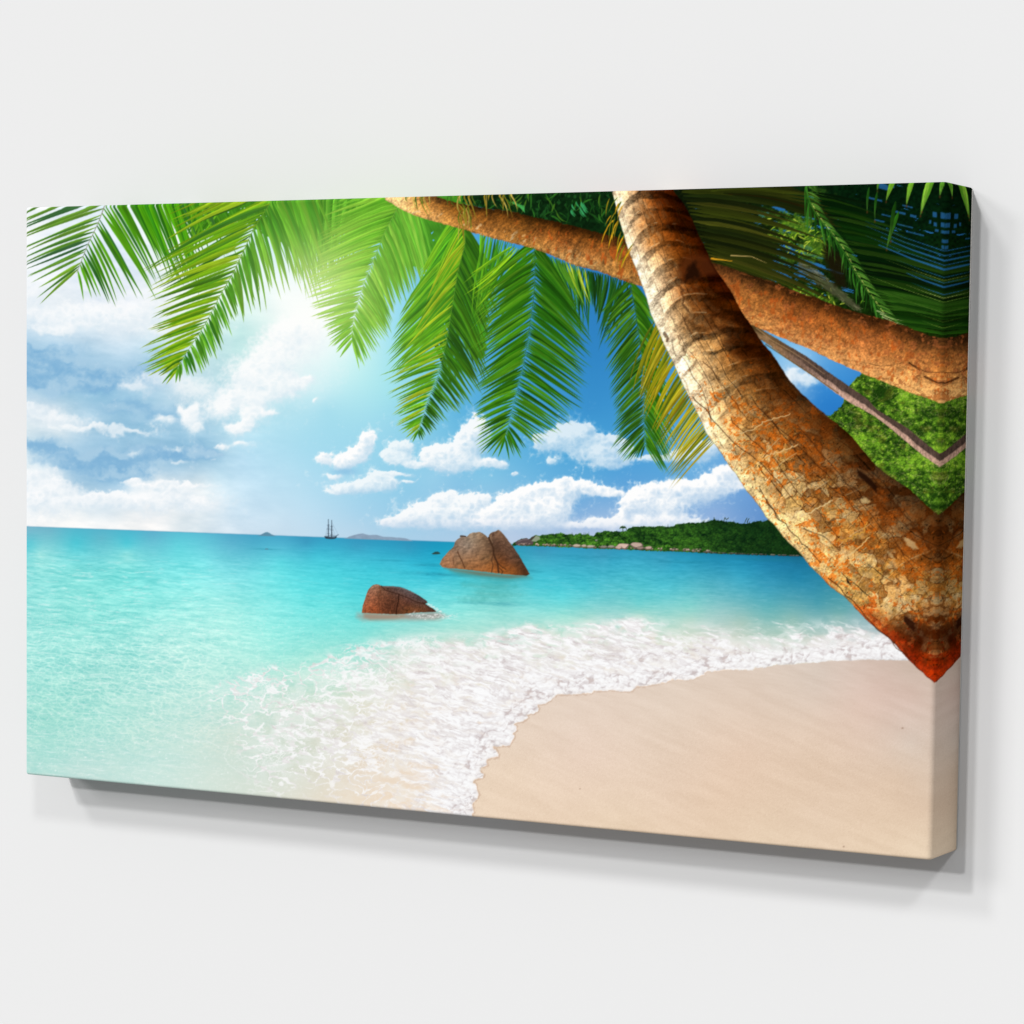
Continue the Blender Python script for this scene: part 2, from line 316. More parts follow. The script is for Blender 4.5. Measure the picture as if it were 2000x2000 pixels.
def paint_beach_and_surf():
    sand = field("""1000,1600,ebd4ba 1000,1500,ead4bc 1000,1450,e8d4bf 1100,1400,e7d4c2 1300,1360,e4d2c0 1300,1420,e5d1bd 1600,1310,d9c9ba 1600,1350,dccaba 1600,1420,e2cbb6 1780,1310,cdb9a9 1780,1360,d8bfb0
 1720,1340,d9c0b1 1780,1450,dac9b9 1680,1380,e0c7b6 1600,1600,e6ceb4 1750,1520,dec5ac 1300,1550,e8d0b8 1450,1480,e6ccb4 1800,1650,e8d2b6 1600,1500,e2c9b0 1200,1620,e9d2b6 1500,1640,e7d0b4 1400,1560,e6ccb2 1800,1580,dfc6ac 1140,1480,e9d2be""")
    x, y = XX, YY
    g = (TAB[(YY.astype(int)*7+XX.astype(int)*13) & 511, (XX.astype(int)*5+YY.astype(int)*3) & 511]-.5)*.035*sst(1330, 1500, y)
    rs = np.random.RandomState(3); g2 = rs.randn(NH, NW).astype(np.float32)*.016*(.4+.6*sst(1300, 1480, y))
    st = (fbm((x+y*.4)/110, (y-x*.42)/13, 4, 71)-.5)*.05+(fbm((x+y*.3)/40, (y-x*.3)/16, 4, 73)-.5)*.03
    st += (fbm(x/30, (y-x*.18)/2.5, 2, 75)-.5)*.03*sst(1420, 1330, y)
    sand = sand*(1+(g+g2+st)[..., None]*np.array([.8, 1, 1.2], np.float32))*np.array([1.0, .998, 1.006], np.float32)
    sp = pts(SHORE); sw = pts(SEAWARD)
    beach = np.vstack([sp, pts("1860,1290 1868,1712 900,1712")])
    poly(beach, np.clip(sand, 0, 1), BEACH, rough=1.2, rs=4)
    # wet, darker rim where the foam edge throws a thin shade on the sand (printed)
    d = sdf(beach, box(880, 1270, 1868, 1712)); sl = box(880, 1270, 1868, 1712)
    # --- surf
    surf = np.vstack([sp, sw])
    SB = box(330, 1190, 1868, 1640)
    ds = sdf(surf, SB); xs = x[SB]; ys = y[SB]
    CLS[SB][(ds > 0) & (CLS[SB] == SEA)] = SURF
    db = -sdf(beach, SB)                    # distance from the shoreline towards the sea
    db = db+2.6*(fbm(xs/6, ys/5, 3, 77)-.5)*2
    dens = field("""350,1380,0 400,1480,.03 380,1300,0 430,1335,.3 500,1330,.5 520,1312,.45 470,1372,.4 560,1350,.35 560,1420,.5 430,1440,.1 470,1500,.12 540,1465,.55 600,1440,.5 620,1400,.55 520,1400,.2 560,1520,.28 640,1500,.3 700,1540,.3 620,1560,.12
 560,1290,.05 620,1290,.25 680,1265,.5 740,1262,.6 800,1262,.65 660,1320,.45 700,1300,.4 760,1320,.5 720,1360,.5 650,1370,.45 720,1420,.6 700,1470,.5 760,1480,.45 760,1530,.3 800,1580,.5 830,1360,.75 850,1300,.78 860,1250,.6 900,1260,.75 900,1330,.85
 800,1420,.75 850,1450,.9 840,1520,.7 880,1540,.95 900,1580,1 950,1440,1 900,1480,.95 960,1280,.85 1000,1240,.7 1030,1220,.9 1080,1225,.55 1130,1218,.5 1200,1215,.75 1240,1212,1 1280,1225,.6 1350,1228,.35 1420,1222,.2 1500,1222,.25
 1560,1218,.3 1640,1222,.5 1700,1240,.65 1050,1280,.8 1100,1270,.75 1200,1250,.8 1300,1260,.75 1400,1250,.65 1500,1250,.6 1600,1250,.7 1650,1270,.85 1500,1280,.85 1350,1290,.85 1200,1310,.9 1100,1330,.95 1000,1340,.9 960,1380,.9 1250,1330,1 1700,1280,1
 480,1290,0 300,1400,0 300,1200,0 600,1230,0 900,1200,0 1300,1190,0 1600,1190,0 1100,1190,0""", 8, 1)[SB]
    wx = (fbm(xs/46, ys/30, 4, 81, .6)-.5)*110; wy = (fbm(xs/46, ys/30, 4, 85, .6)-.5)*56
    f1, f2, _ = worley((xs+wx)/46, (ys+wy)/22, 11)
    web = 1-(f2-f1)
    f1b, f2b, _ = worley((xs+wx*.8+wy*.4)/20, (ys+wy*.8)/10, 23)
    webb = 1-(f2b-f1b)
    strk = fbm((xs+ys*1.3+wx*.35)/36, (ys-xs*.26+wy*.35)/5.6, 4, 91, .6)
    strk2 = fbm((xs+ys+wx*.4)/22, (ys-xs*.36+wy*.3)/4.4, 3, 93, .6)
    puff = fbm((xs+wx*.3)/13, (ys+wy*.3)/9, 4, 95, .6)
    wl = sst(960, 720, xs+(ys-1350)*.25)
    rag = fbm(xs/4., ys/3., 3, 97)
    brk = fbm(xs/26, ys/16, 3, 98)
    th = .12*(brk-.5)+.05*(rag-.5)
    a_web = sst(.90-.26*dens, .99-.18*dens, web+th)*sst(.06, .3, dens)*sst(.28, .42, brk+dens*.2)*.85
    a_web2 = sst(1.0-.36*dens, 1.10-.28*dens, webb+th)*sst(.25, .5, dens)*sst(.36, .52, brk+dens*.12)
    solid = sst(.90-.58*dens, 1.12-.56*dens, puff*.6+strk*.4+.12)
    a_l = np.maximum(np.maximum(a_web, a_web2*.8), solid*sst(.35, .75, dens)*.95)
    a_r = sst(.84-.50*dens, 1.10-.52*dens, strk*.65+strk2*.35+.12)
    a = a_l*wl+np.maximum(a_r, solid*.8*sst(.6, .9, dens))*(1-wl)
    a = a*sst(-6, 12, ds+10*(rag-.5)+14*(brk-.5))
    # soft lumps inside the foam, rounder and larger close to the shore
    near = sst(95, 6, db)
    vs = 1+.9*sst(1060, 930, xs)
    wq = fbm(xs/13, ys/10, 3, 132)*1.6; wr = fbm(xs/13, ys/10, 3, 133)*1.6
    p1, p2, pid = worley((xs+wx*.12)/(15)+wq, (ys+wy*.15)/(11)+wr, 131)
    q1, q2, _ = worley((xs+wx*.12)/6.2+wr, (ys+wy*.15)/5+wq, 137)
    lump = 1-p1*.95+.35*(1-q1)
    p1o, _, _ = worley((xs+wx*.12-2.6)/(15)+wq, (ys+wy*.15-3)/(11)+wr, 131)
    rel = (p1-p1o)*1.1
    big = fbm((xs+wx*.2)/24, (ys+wy*.2)/15, 3, 141)
    st1 = fbm((xs+ys*1.3+wx*.35)/36, (ys-xs*.26+wy*.35-1.8)/5.6, 4, 91, .6)
    rel2 = np.clip((strk-st1)*2.2, 0, 1)
    dm = .45+.75*sst(.40, .62, big)
    sh = near*dm*(np.clip(rel, 0, 1)*1.3+.75*sst(.45, .95, p1)+.35*sst(.4, .9, q1))+(1-near*.6)*(rel2*.8*(1-wl*.6)+.34*sst(.52, .36, strk2)+.30*sst(.50, .66, big)*sst(.46, .6, puff))
    sh = np.clip(sh+.12*(rag-.5)*2*.5, 0, 1)
    fc = np.array([.99, .99, .992], np.float32)*(1-sh[..., None]*np.array([.20, .245, .245], np.float32))
    hole = sst(.50, .66, big)*near*.40*sst(.5, .9, p1)
    fc = fc*(1-hole[..., None])+hx('d9c8c0')*hole[..., None]
    sea_under = IMG[SB].copy()
    warm = (sst(.45, .8, dens)*sst(.36, .60, fbm(xs/22, ys/12, 3, 103))*.75)[..., None]*sst(760, 860, ys*.3+xs*.6)[..., None]
    under = sea_under*(1-warm)+hx('e9ddd4')*warm
    veil = sst(.10, .45, dens)*sst(.35, .62, fbm((xs+wx*.5)/30, (ys+wy*.5)/14, 4, 151))*.42; veil = veil[..., None]
    inside = (ds > -1).astype(np.float32)[..., None]*0+sst(-4, 20, ds)[..., None]
    base = sea_under*(1-inside)+under*inside
    seam = (sst(-.5, .8, db))
    a = np.maximum(a, sst(64, 18, db)*sst(.20, .42, puff+.15)*sst(.5, .8, dens)*.92); al = np.clip(a, 0, 1)*seam
    rim = sst(9, 0, db)*seam                 # the bright bubbly lip along the shore
    froth = sst(.55, .72, fbm(xs/2.6, ys/2.1, 3, 153))*sst(.15, .5, dens)*sst(.40, .55, brk)*.5*wl
    base = base*(1-veil)+hx('f2f6f5')*veil; base = base+(1-base)*froth[..., None]
    out = base*(1-al[..., None])+fc*al[..., None]
    lipc = np.array([.97, .965, .97], np.float32)*(1-np.clip(sh, 0, 1)[..., None]*.18)
    rim = rim*(.45+.5*rag)
    out = out*(1-rim[..., None]*.8)+lipc*rim[..., None]*.8
    keep = (sst(-14, 6, ds)*seam)[..., None]
    IMG[SB] = IMG[SB]*(1-keep)+np.clip(out, 0, 1)*keep
    shd = np.exp(-((db+1.6)/1.5)**2)*sst(1500, 1100, xs)*.42*sst(.3, .6, rag+.1); IMG[SB] = IMG[SB]*(1-shd[..., None])+hx('b4937c')*shd[..., None]
    # stray bubbles on the clear water at the left
    rs = np.random.RandomState(5)
    for i in range(90):
        bx, by = rs.uniform(60, 480), rs.uniform(1320, 1520); r = rs.uniform(.5, 1.5)
        s = box(bx-4, by-4, bx+4, by+4); g = np.exp(-((x[s]-bx)/(r*1.4))**2-((y[s]-by)/r)**2); put(s, hx('f4fbf8'), g*rs.uniform(.3, .8))
    for P_ in ("345,1436 355,1445 378,1449 384,1449 391,1449", "323,1438 333,1438 345,1435", "384,1436 379,1446 391,1451 402,1448 416,1453 431,1463", "441,1460 452,1454 443,1468 440,1480 446,1492 460,1502 480,1518 510,1530 545,1540",
               "468,1440 480,1456 505,1465 535,1475 560,1486", "464,1480 490,1494 505,1492 540,1498", "370,1370 395,1360 420,1352 450,1345", "430,1358 445,1352 470,1352 490,1356 500,1350"):
        P2 = smooth(resample(pts(P_), 24), 1); P2 = P2+rs.randn(*P2.shape)*1.0; line(P2.astype(np.float32), 2.0, 'f2f7f4', .32)
    fx = ((1765, 1423, 1.6), (1650, 1655, 1.4), (1135, 1542, 1))
    for a_, b_, r in fx:
        s = box(a_-4, b_-4, a_+4, b_+4); put(s, hx('8a6a58'), np.exp(-((x[s]-a_)/(r*1.3))**2-((y[s]-b_)/r)**2)*.7)
    s = box(1030, 1300, 1868, 1712)

def paint_far_things():
    # islands
    poly("505,1047 510,1045.3 517,1041.5 520,1040 524,1039.4 528,1041 531,1043 535,1045 541,1047.5", '5f8ca3', ISLE1, soft=.8)
    poly("674,1052 679,1051 684,1048 691,1046 700,1043.5 706,1042.5 711,1042 717,1044 724,1045.3 730,1044.6 737,1045 744,1046.5 750,1048.4 760,1048.8 773,1049.7 780,1050 794,1051.5 800,1053.5 808,1057", '8aa0b6', ISLE2, soft=.8)
    s = box(674, 1038, 810, 1060); m = CLS[s] == ISLE2
    IMG[s][m] *= (.93+.14*fbm(XX[s]/6, YY[s]/3, 3, 5)[m])[:, None]
    # ship
    poly("635,1047.5 641,1048.4 655,1049.4 658,1048 659,1047 660,1049.5 657,1052.3 650,1053.2 638,1052.3", '2f3f4c', SHIP, soft=.6)
    line("636,1048 646,1047 657,1047.6 663,1044.6", 1.6, '5a6e7e', .9, cid=SHIP)
    for xm, top in ((643.3, 1014.5), (649.8, 1016.5)):
        line(np.array([[xm, top], [xm, 1050]], np.float32), 1.3, '42515f', .9, cid=SHIP)
        line(np.array([[xm, top+10], [xm, 1050]], np.float32), 1.9, '42515f', .8, cid=SHIP)
        for yy_, hw in ((top+11.5, 2.6), (top+19, 3.), (top+28, 2.4)):
            line(np.array([[xm-hw, yy_], [xm+hw, yy_]], np.float32), 1.0, '42515f', .6, cid=SHIP)
    for P_ in ("643,1024 637,1048", "643,1024 655,1048", "650,1026 657,1047", "650,1020 663,1045", "643,1030 639,1048"): line(P_, .7, '6d7f92', .55)
    # sea rocks
    poly("845,1082 848,1080 852,1078 857,1077.6 861,1079.5 862,1082 855,1083 848,1083", '2c4a48', BOULD1+100, soft=.7)
    poly("519,1073.4 521,1071.8 524,1071.6 527,1073.4", '5a8496', SEA, soft=.6)
    # headland
    H = """1003,1063 1006,1059 1012,1057 1018,1053.6 1028,1051.5 1037,1052 1041,1048.5 1049,1046 1057,1046.5 1062,1044 1070,1045 1078,1042.5 1086,1043 1098,1040.7 1108,1044 1118,1043.5 1124,1045 1134,1041.6 1142,1044 1150,1042.6 1156,1046 1162,1047.4 1168,1039.4 1176,1040 1184,1036.2
 1196,1038 1207,1037 1214,1038.6 1225,1037 1230,1032 1238,1029 1254,1027.7 1272,1029 1290,1027.7 1310,1029.6 1318,1027 1324,1024 1336,1022.6 1350,1020.6 1362,1021.6 1372,1020 1384,1019 1392,1016 1397,1013.6 1402,1016.6 1412,1016 1419,1019 1432,1018.6 1440,1021 1448,1022.4 1460,1023 1470,1021.6 1474,1018.6 1484,1017.6 1494,1018.6 1504,1015.6 1530,1014 1620,1040 1620,1088
 1564,1086.7 1461,1083.8 1383,1080.8 1350,1079 1264,1075.6 1212,1073 1161,1071.7 1109,1069 1041,1066.6 1003,1066"""
    x, y = XX, YY
    s = box(995, 1000, 1640, 1095); xs = x[s]; ys = y[s]
    f1, f2, idv = worley(xs/9.5+fbm(xs/8, ys/6, 2, 3), ys/5.5+fbm(xs/8, ys/6, 2, 8), 5)
    g1, g2, idg = worley(xs/3.6, ys/2.6, 55)
    lit = np.clip(.78-f1*.6+.35*(fbm(xs/30, ys/12, 3, 13)-.5)*2+(idv-.5)*.7+(.3-g1*.5), 0, 1)
    dk = field("1010,1060,.5 1090,1050,.95 1150,1055,1 1220,1050,1 1300,1045,.75 1300,1065,.9 1380,1040,.55 1380,1065,.65 1450,1035,.35 1450,1065,.35 1520,1030,.22 1520,1065,.18 1600,1060,.12 1240,1030,.4 1350,1025,.5 1420,1020,.25", 8, 1)[s]
    lit = lit*dk
    yel = (idg > .62)*.5
    c = hx('0a2410')*(1-lit[..., None])+hx('4f8a26')*lit[..., None]
    c = c*(.7+.5*fbm(xs/2.2, ys/2., 2, 23))[..., None]
    c = c*(1-.12*yel[..., None])+hx('86a83c')*.12*(yel*lit)[..., None]
    full = np.zeros((NH, NW, 3), np.float32); full[s] = np.clip(c*1.08, 0, 1)
    poly(H, full, HEAD, rough=1.6, rs=3.2, soft=.6)
    # rocks at its foot
    rs = np.random.RandomState(11)
    poly("1008,1062 1012,1057 1020,1053.5 1030,1051.5 1038,1053 1044,1058 1043,1064 1030,1066 1012,1065.5", '5a4a4c', HEAD, rough=1, rs=3)
    line("1014,1058 1022,1054.6 1034,1053.6", 2, '7d6f74', .8)
    poly("1040,1057 1043,1050 1050,1046.6 1056,1048 1057,1053 1049,1058.5", '8d9a80', HEAD, rough=.6, rs=3)
    poly("1038,1053 1041,1049 1048,1046 1046,1050 1041,1055", '4a4038', HEAD)
    def rk(cx, cy, rx, ry, c, n=9):
        an = np.linspace(0, 2*math.pi, n, endpoint=False)+rs.rand()
        P_ = np.stack([cx+rx*np.cos(an)*(.8+.4*rs.rand(n)), cy+ry*np.sin(an)*(.75+.4*rs.rand(n))], 1).astype(np.float32)
        c = np.clip(hx(c)*(1+.1*rs.randn()), 0, 1)
        poly(P_, c*.55, HEAD, soft=.6); P_[:, 1] -= .5; P_ = (P_-[cx, cy])*[.82, .72]+[cx-.3, cy-.7]; poly(P_.astype(np.float32), c, HEAD, soft=.7)
    for i in range(150):
        xx = rs.uniform(1012, 1390); yb = np.interp(xx, [1003, 1041, 1109, 1161, 1212, 1264, 1350, 1461], [1065, 1065.6, 1068, 1070.6, 1072, 1074.6, 1078, 1082.8])
        k = 1.5 if xx > 1255 else 1
        rk(xx, yb-rs.uniform(.5, 3.4*k), rs.uniform(1.3, 3.2), rs.uniform(.8, 1.6), ['b89e90', 'a08a80', 'c8ae9e', '7a6a60'][rs.randint(4)])
    for i in range(60):
        xx = rs.uniform(1380, 1580); rk(xx, np.interp(xx, [1350, 1461, 1564], [1078, 1082.8, 1086]), rs.uniform(1.5, 3.5), rs.uniform(.8, 1.4), ['5e5c54', '46483f', '6c6a62'][rs.randint(3)])
    for a_ in ((1219, 1067, 13, 7, 'c6aa9b'), (1211, 1070, 7, 4, 'b49a8c'), (1246, 1065, 12, 6.5, 'b9a092'), (1253, 1071, 8, 3.5, 'c2a697'), (1269, 1071, 8, 4, 'b79d8f'), (1129, 1066.5, 9, 3.4, 'c9b7a2'), (1143, 1067, 6, 3, 'b8a894'), (1156, 1068, 8, 3.5, '8d8478'), (1181, 1069, 8, 3, '9c9488'), (1196, 1068.5, 8, 3.5, 'a39b8c'), (1167, 1056, 3, 2, '8a9a7c')):
        rk(*a_, n=11)
    # a palm standing clear of the ridge, and ragged tops
    line("1218.8,1034 1219.4,1042", 1.4, '1f3a16', 1, cid=HEAD)
    for a in np.linspace(-2.9, -.2, 9): line(np.array([[1219, 1032], [1219+5.4*math.cos(a), 1031.5+4*math.sin(a)], [1219+7*math.cos(a), 1034+3*math.sin(a)]], np.float32), 1.5, '24401a', .95, .5, cid=HEAD)
    for i in range(46):
        xx = rs.uniform(1380, 1520) if i < 30 else rs.uniform(1060, 1380)
        yt = np.interp(xx, [1060, 1168, 1250, 1350, 1397, 1419, 1470, 1505, 1530], [1046, 1041, 1029, 1022, 1016, 1019, 1021, 1017, 1015])
        h = rs.uniform(2, 7)
        line(np.array([[xx, yt+3], [xx+rs.uniform(-2, 2), yt-h*.5]], np.float32), 1.0, '0c1f0c', .8, .5)
    for P_ in ("1416,1018 1418,1011 1421,1015 1425,1012", "1457,1020 1461,1012", "1461,1020 1465,1013", "1397,1016 1397,1011"): line(P_, 1.4, '202e18', .8)
    s = box(1000, 1062, 1620, 1100)          # printed darker water under the headland
    e = YY[s]-(1063+.0364*(XX[s]-1003)+1.2)
    g = sst(-1, 1, e)*np.exp(-np.clip(e, 0, 99)/5.)*sst(1100, 1560, XX[s])*.55*(CLS[s] == SEA); put(s, hx('134f5e'), g)

def paint_boulders():
    x, y = XX, YY
    B = """861,1102 863,1097 865.5,1092 872,1084 878.5,1077 884,1072 888.8,1066.6 890,1061 892.7,1056 897,1052.5 901.8,1050 900,1047.5 904,1046 911,1046.6 914,1048 919,1043 925,1040.4 932,1040 938,1039 944,1041 949,1045 953,1048 957.4,1052
 956.6,1046 960,1042 964,1039 970,1038 975.5,1034.6 980,1038 985,1043 990,1049.6 995,1056 1000,1062.6 1005,1069 1010,1076.6 1015.6,1084.7 1020,1092 1026,1103 1031,1111 1036.5,1121.5 1031,1124.4 1012,1124 995,1122.4 980,1121 964,1119 946,1117 928,1114.6 908,1112.6 889,1110.8 876,1110 865.5,1108"""
    s = box(850, 1025, 1050, 1135); xs = x[s]; ys = y[s]
    c = field("865,1100,b07c56 880,1085,a87a58 880,1105,b88058 895,1065,8c7462 905,1052,927a66 895,1100,9c7250 915,1065,a5907c 925,1048,a88e72 940,1045,94785c 930,1075,97755a 945,1070,8e6c50 920,1095,9a6c48 940,1105,a0683e 955,1090,84603f 950,1055,84664c 962,1112,a8622e 975,1100,8a4e26 970,1060,543a2c 975,1045,8a664c 985,1055,7c5a44 975,1075,5a3c2a 990,1075,6e4e3a 985,1095,744426 1000,1095,684430 1005,1110,8e5228 990,1118,a45c26 1020,1115,56341f 1015,1095,543a2a 905,1108,a87044 880,1109,9a6440", 4)[s]
    n = fbm(xs/9, ys/6, 4, 3)-.5; n2 = fbm(xs/2.4, ys/2.4, 3, 8)-.5
    c = c*(1+n*.26+n2*.26)[..., None]
    d2 = fbm((xs+2)/9, (ys+2)/6, 4, 3)-.5
    c = c*(1+(n-d2)*.45)[..., None]*np.array([.95, .96, .98], np.float32)
    full = np.zeros((NH, NW, 3), np.float32); full[s] = np.clip(c, 0, 1)
    poly("882,1116 1034,1124 1040,1130 990,1134 900,1124", '4a8c86', None, soft=5, op=.6)
    for _p in ("905,1140 960,1144 1010,1146 960,1150 910,1147", "930,1156 990,1160 1030,1162 980,1166 930,1163", "900,1166 960,1172 940,1178 900,1174"): poly(_p, '4aa8a4', None, soft=5, rough=6, rs=7, op=.4)
    poly("870,1110 930,1116 990,1124 1030,1126 1000,1129 940,1124 890,1116", '7a6a50', None, soft=3, op=.7)
    poly(B, full, BOULD1, soft=.7, rough=.5, rs=4)
    for P_, w, col, o in (("957,1050 961,1060 966,1072 966,1082 970,1092 974,1100 976,1118", 3.6, '3a2418', .75), ("966,1082 962,1094 965,1104 962,1118", 2.4, '4a2e1c', .6), ("974,1100 983,1108 990,1112", 2.6, '4a2c18', .7),
                          ("896,1078 900,1088 905,1097 910,1110", 2.4, '5a3a26', .8), ("887,1090 888,1104", 1.6, '6a4630', .6), ("957,1052 962,1062 968,1074", 4, '4a3324', .5), ("943,1104 954,1097 966,1090", 1.2, '6e4e36', .5),
                          ("893,1062 898,1067 912,1072", 1.2, '6e5a48', .5), ("902,1047 911,1048", 3, '3e3430', .8), ("920,1048 926,1058 922,1064", 1.2, 'c0a88c', .5), ("932,1046 940,1042 946,1046", 1.6, 'bfa284', .5),
                          ("982,1062 996,1070 1006,1082", 1.2, '4a3022', .6), ("976,1058 984,1068 998,1078", 1.2, '4a3022', .6), ("990,1084 1002,1092", 1.4, '3e281c', .6), ("962,1044 960,1052 964,1060", 1.5, 'a8886a', .5), ("978,1110 984,1116 982,1121", 2.2, '4a2a14', .7)):
        line(P_, w, col, o)
    poly("962,1044 966,1040 968,1046 964,1049", '4a3028', None, soft=1, op=.6)
    # small boulder
    S_ = """708.6,1197.4 709.6,1190 711,1182 715,1170 718,1160 721.7,1152 726,1146.6 731,1143 737,1141.4 742,1142.4 747.6,1145 756,1144.8 766,1145.4 775,1145.6 784,1147 794,1150.4 804.6,1155 814,1160 822.7,1165 830,1170 835.6,1174.4 837,1178
 832,1179.4 838,1183 846,1188 851,1191.6 854.6,1195 846,1196.4 838,1196 826,1196.6 812,1197.6 793,1199.6 773,1200.4 755,1199.6 735,1199 720,1198"""
    s = box(700, 1130, 870, 1220); xs = x[s]; ys = y[s]
    c = field("712,1190,b0562e 716,1170,ac6340 724,1155,a8694a 735,1146,9c6a4c 733,1170,a85c38 732,1192,a84e24 745,1165,824a2e 750,1185,6e3a22 745,1150,84553a 765,1165,6c3c26 775,1190,64341f 785,1172,70402a 770,1150,5c463e 795,1155,62514c 815,1165,584844 828,1174,4c3c38 800,1176,64382a 800,1190,74401f 825,1190,7e4626 845,1193,5a3222 785,1195,6c3c22 765,1195,70391f", 4)[s]
    n = fbm(xs/7, ys/5, 4, 13)-.5; n2 = fbm(xs/1.9, ys/1.9, 3, 18)-.5
    c = c*(1+n*.34+n2*.75)[..., None]; gy = c.mean(-1, keepdims=True); c = (gy+(c-gy)*.85)*np.array([.96, .97, 1.0], np.float32)
    full = np.zeros((NH, NW, 3), np.float32); full[s] = np.clip(c, 0, 1)
    poly("700,1198 760,1200 860,1196 876,1204 860,1212 800,1213 710,1213 698,1206", 'a8948a', None, soft=5, op=.55)
    poly("711,1197 745,1199 790,1200 800,1206 770,1210 725,1211 713,1207", 'a87a62', None, soft=3.4, op=.6)
    poly("790,1200 850,1196 868,1202 850,1210 800,1209", 'a09690', None, soft=4, op=.65)
    poly(S_, full, BOULD2, soft=.7, rough=.5, rs=4)
    for P_, w, col, o in (("747,1145 754,1153 766,1157 781,1161 800,1169 816,1177 832,1179", 2.0, '3a221a', .75), ("781,1162 780,1174 777,1188 776,1200", 2.2, '2e1810', .85), ("742,1144 745,1156 742,1170 743,1198", 1.6, '6a3a24', .6),
                          ("817,1176 833,1181 848,1190", 1.4, '3e2218', .6), ("750,1146 770,1147 790,1150 812,1160", 2.2, '7d7472', .55), ("726,1150 735,1144 742,1144", 2.2, 'c49a7c', .5)):
        line(P_, w, col, o)
    rs = np.random.RandomState(9)
    for i in range(150):                    # spray and trail of bubbles round its foot
        t = rs.rand(); bx = 800+t*90+rs.randn()*5; by = 1197+rs.randn()*2.6+t*9+(3 if bx < 850 else 0)
        if i > 100: bx = 838+rs.rand()*26; by = 1180+(bx-838)*.62+rs.randn()*1.6
        sl = box(bx-3, by-3, bx+3, by+3); put(sl, hx('f2f4f2'), np.exp(-((x[sl]-bx)/1.7)**2-((y[sl]-by)/.8)**2)*rs.uniform(.25, .8))
    line("866,1200 880,1208 905,1214", 1.6, 'd8f0ee', .6, .6); line("855,1212 874,1206 895,1204", 1.2, 'd8f0ee', .4, .6)

def paint_hill():
    x, y = XX, YY
    P_ = "1686,726 1676,738 1668,746 1658,756 1652,768 1651,780 1646,792 1636,802 1626,810 1600,812 1700,930 1830,1030 1866,1000 1866,760 1840,775 1800,760 1733,732 1700,716"
    s = box(1590, 700, 1868, 1040); xs = x[s]; ys = y[s]
    w1 = fbm(xs/14, ys/14, 3, 201)*2; w2 = fbm(xs/14, ys/14, 3, 205)*2
    f1, f2, idv = worley(xs/17+w1, ys/13+w2, 61); g1, g2, idg = worley(xs/5.5+w2, ys/4.2+w1, 67); h1, h2, idh = worley(xs/2.8+w1, ys/2.2, 71)
    big = fbm(xs/45, ys/38, 3, 211)
    lit = np.clip(.50+(big-.5)*1.2+(idv-.5)*.5+(.35-f1)*.5+(idg-.5)*.45+(.4-g1)*.45+(.4-h1)*.35+(fbm(xs/9, ys/7, 3, 243)-.5)*1.2, 0, 1)
    c = hx('1c380c')*(1-lit[..., None])+hx('6f9e26')*lit[..., None]
    yl = (sst(.6, .8, idg+.2*(lit-.5))*sst(.5, .2, g1)*sst(.35, .6, lit))[..., None]
    c = c*(1-yl*.5)+hx('a0bc38')*yl*.5
    br = sst(.60, .75, fbm(xs/22, ys/18, 3, 221))[..., None]*.4; c = c*(1-br)+hx('5e5a1c')*br
    tw = sst(.93, .97, 1-np.abs(fbm((xs+ys)/26, (ys-xs*.5)/9, 3, 231)-.5)*2)[..., None]*.28; c = c*(1-tw)+hx('b8ac78')*tw
    c = c*(.8+.4*vn(xs/1.6, ys/1.4, 241))[..., None]
    full = np.zeros((NH, NW, 3), np.float32); full[s] = np.clip(c*1.05, 0, 1)
    poly(P_, full, HILL, soft=.9, rough=3, rs=4)

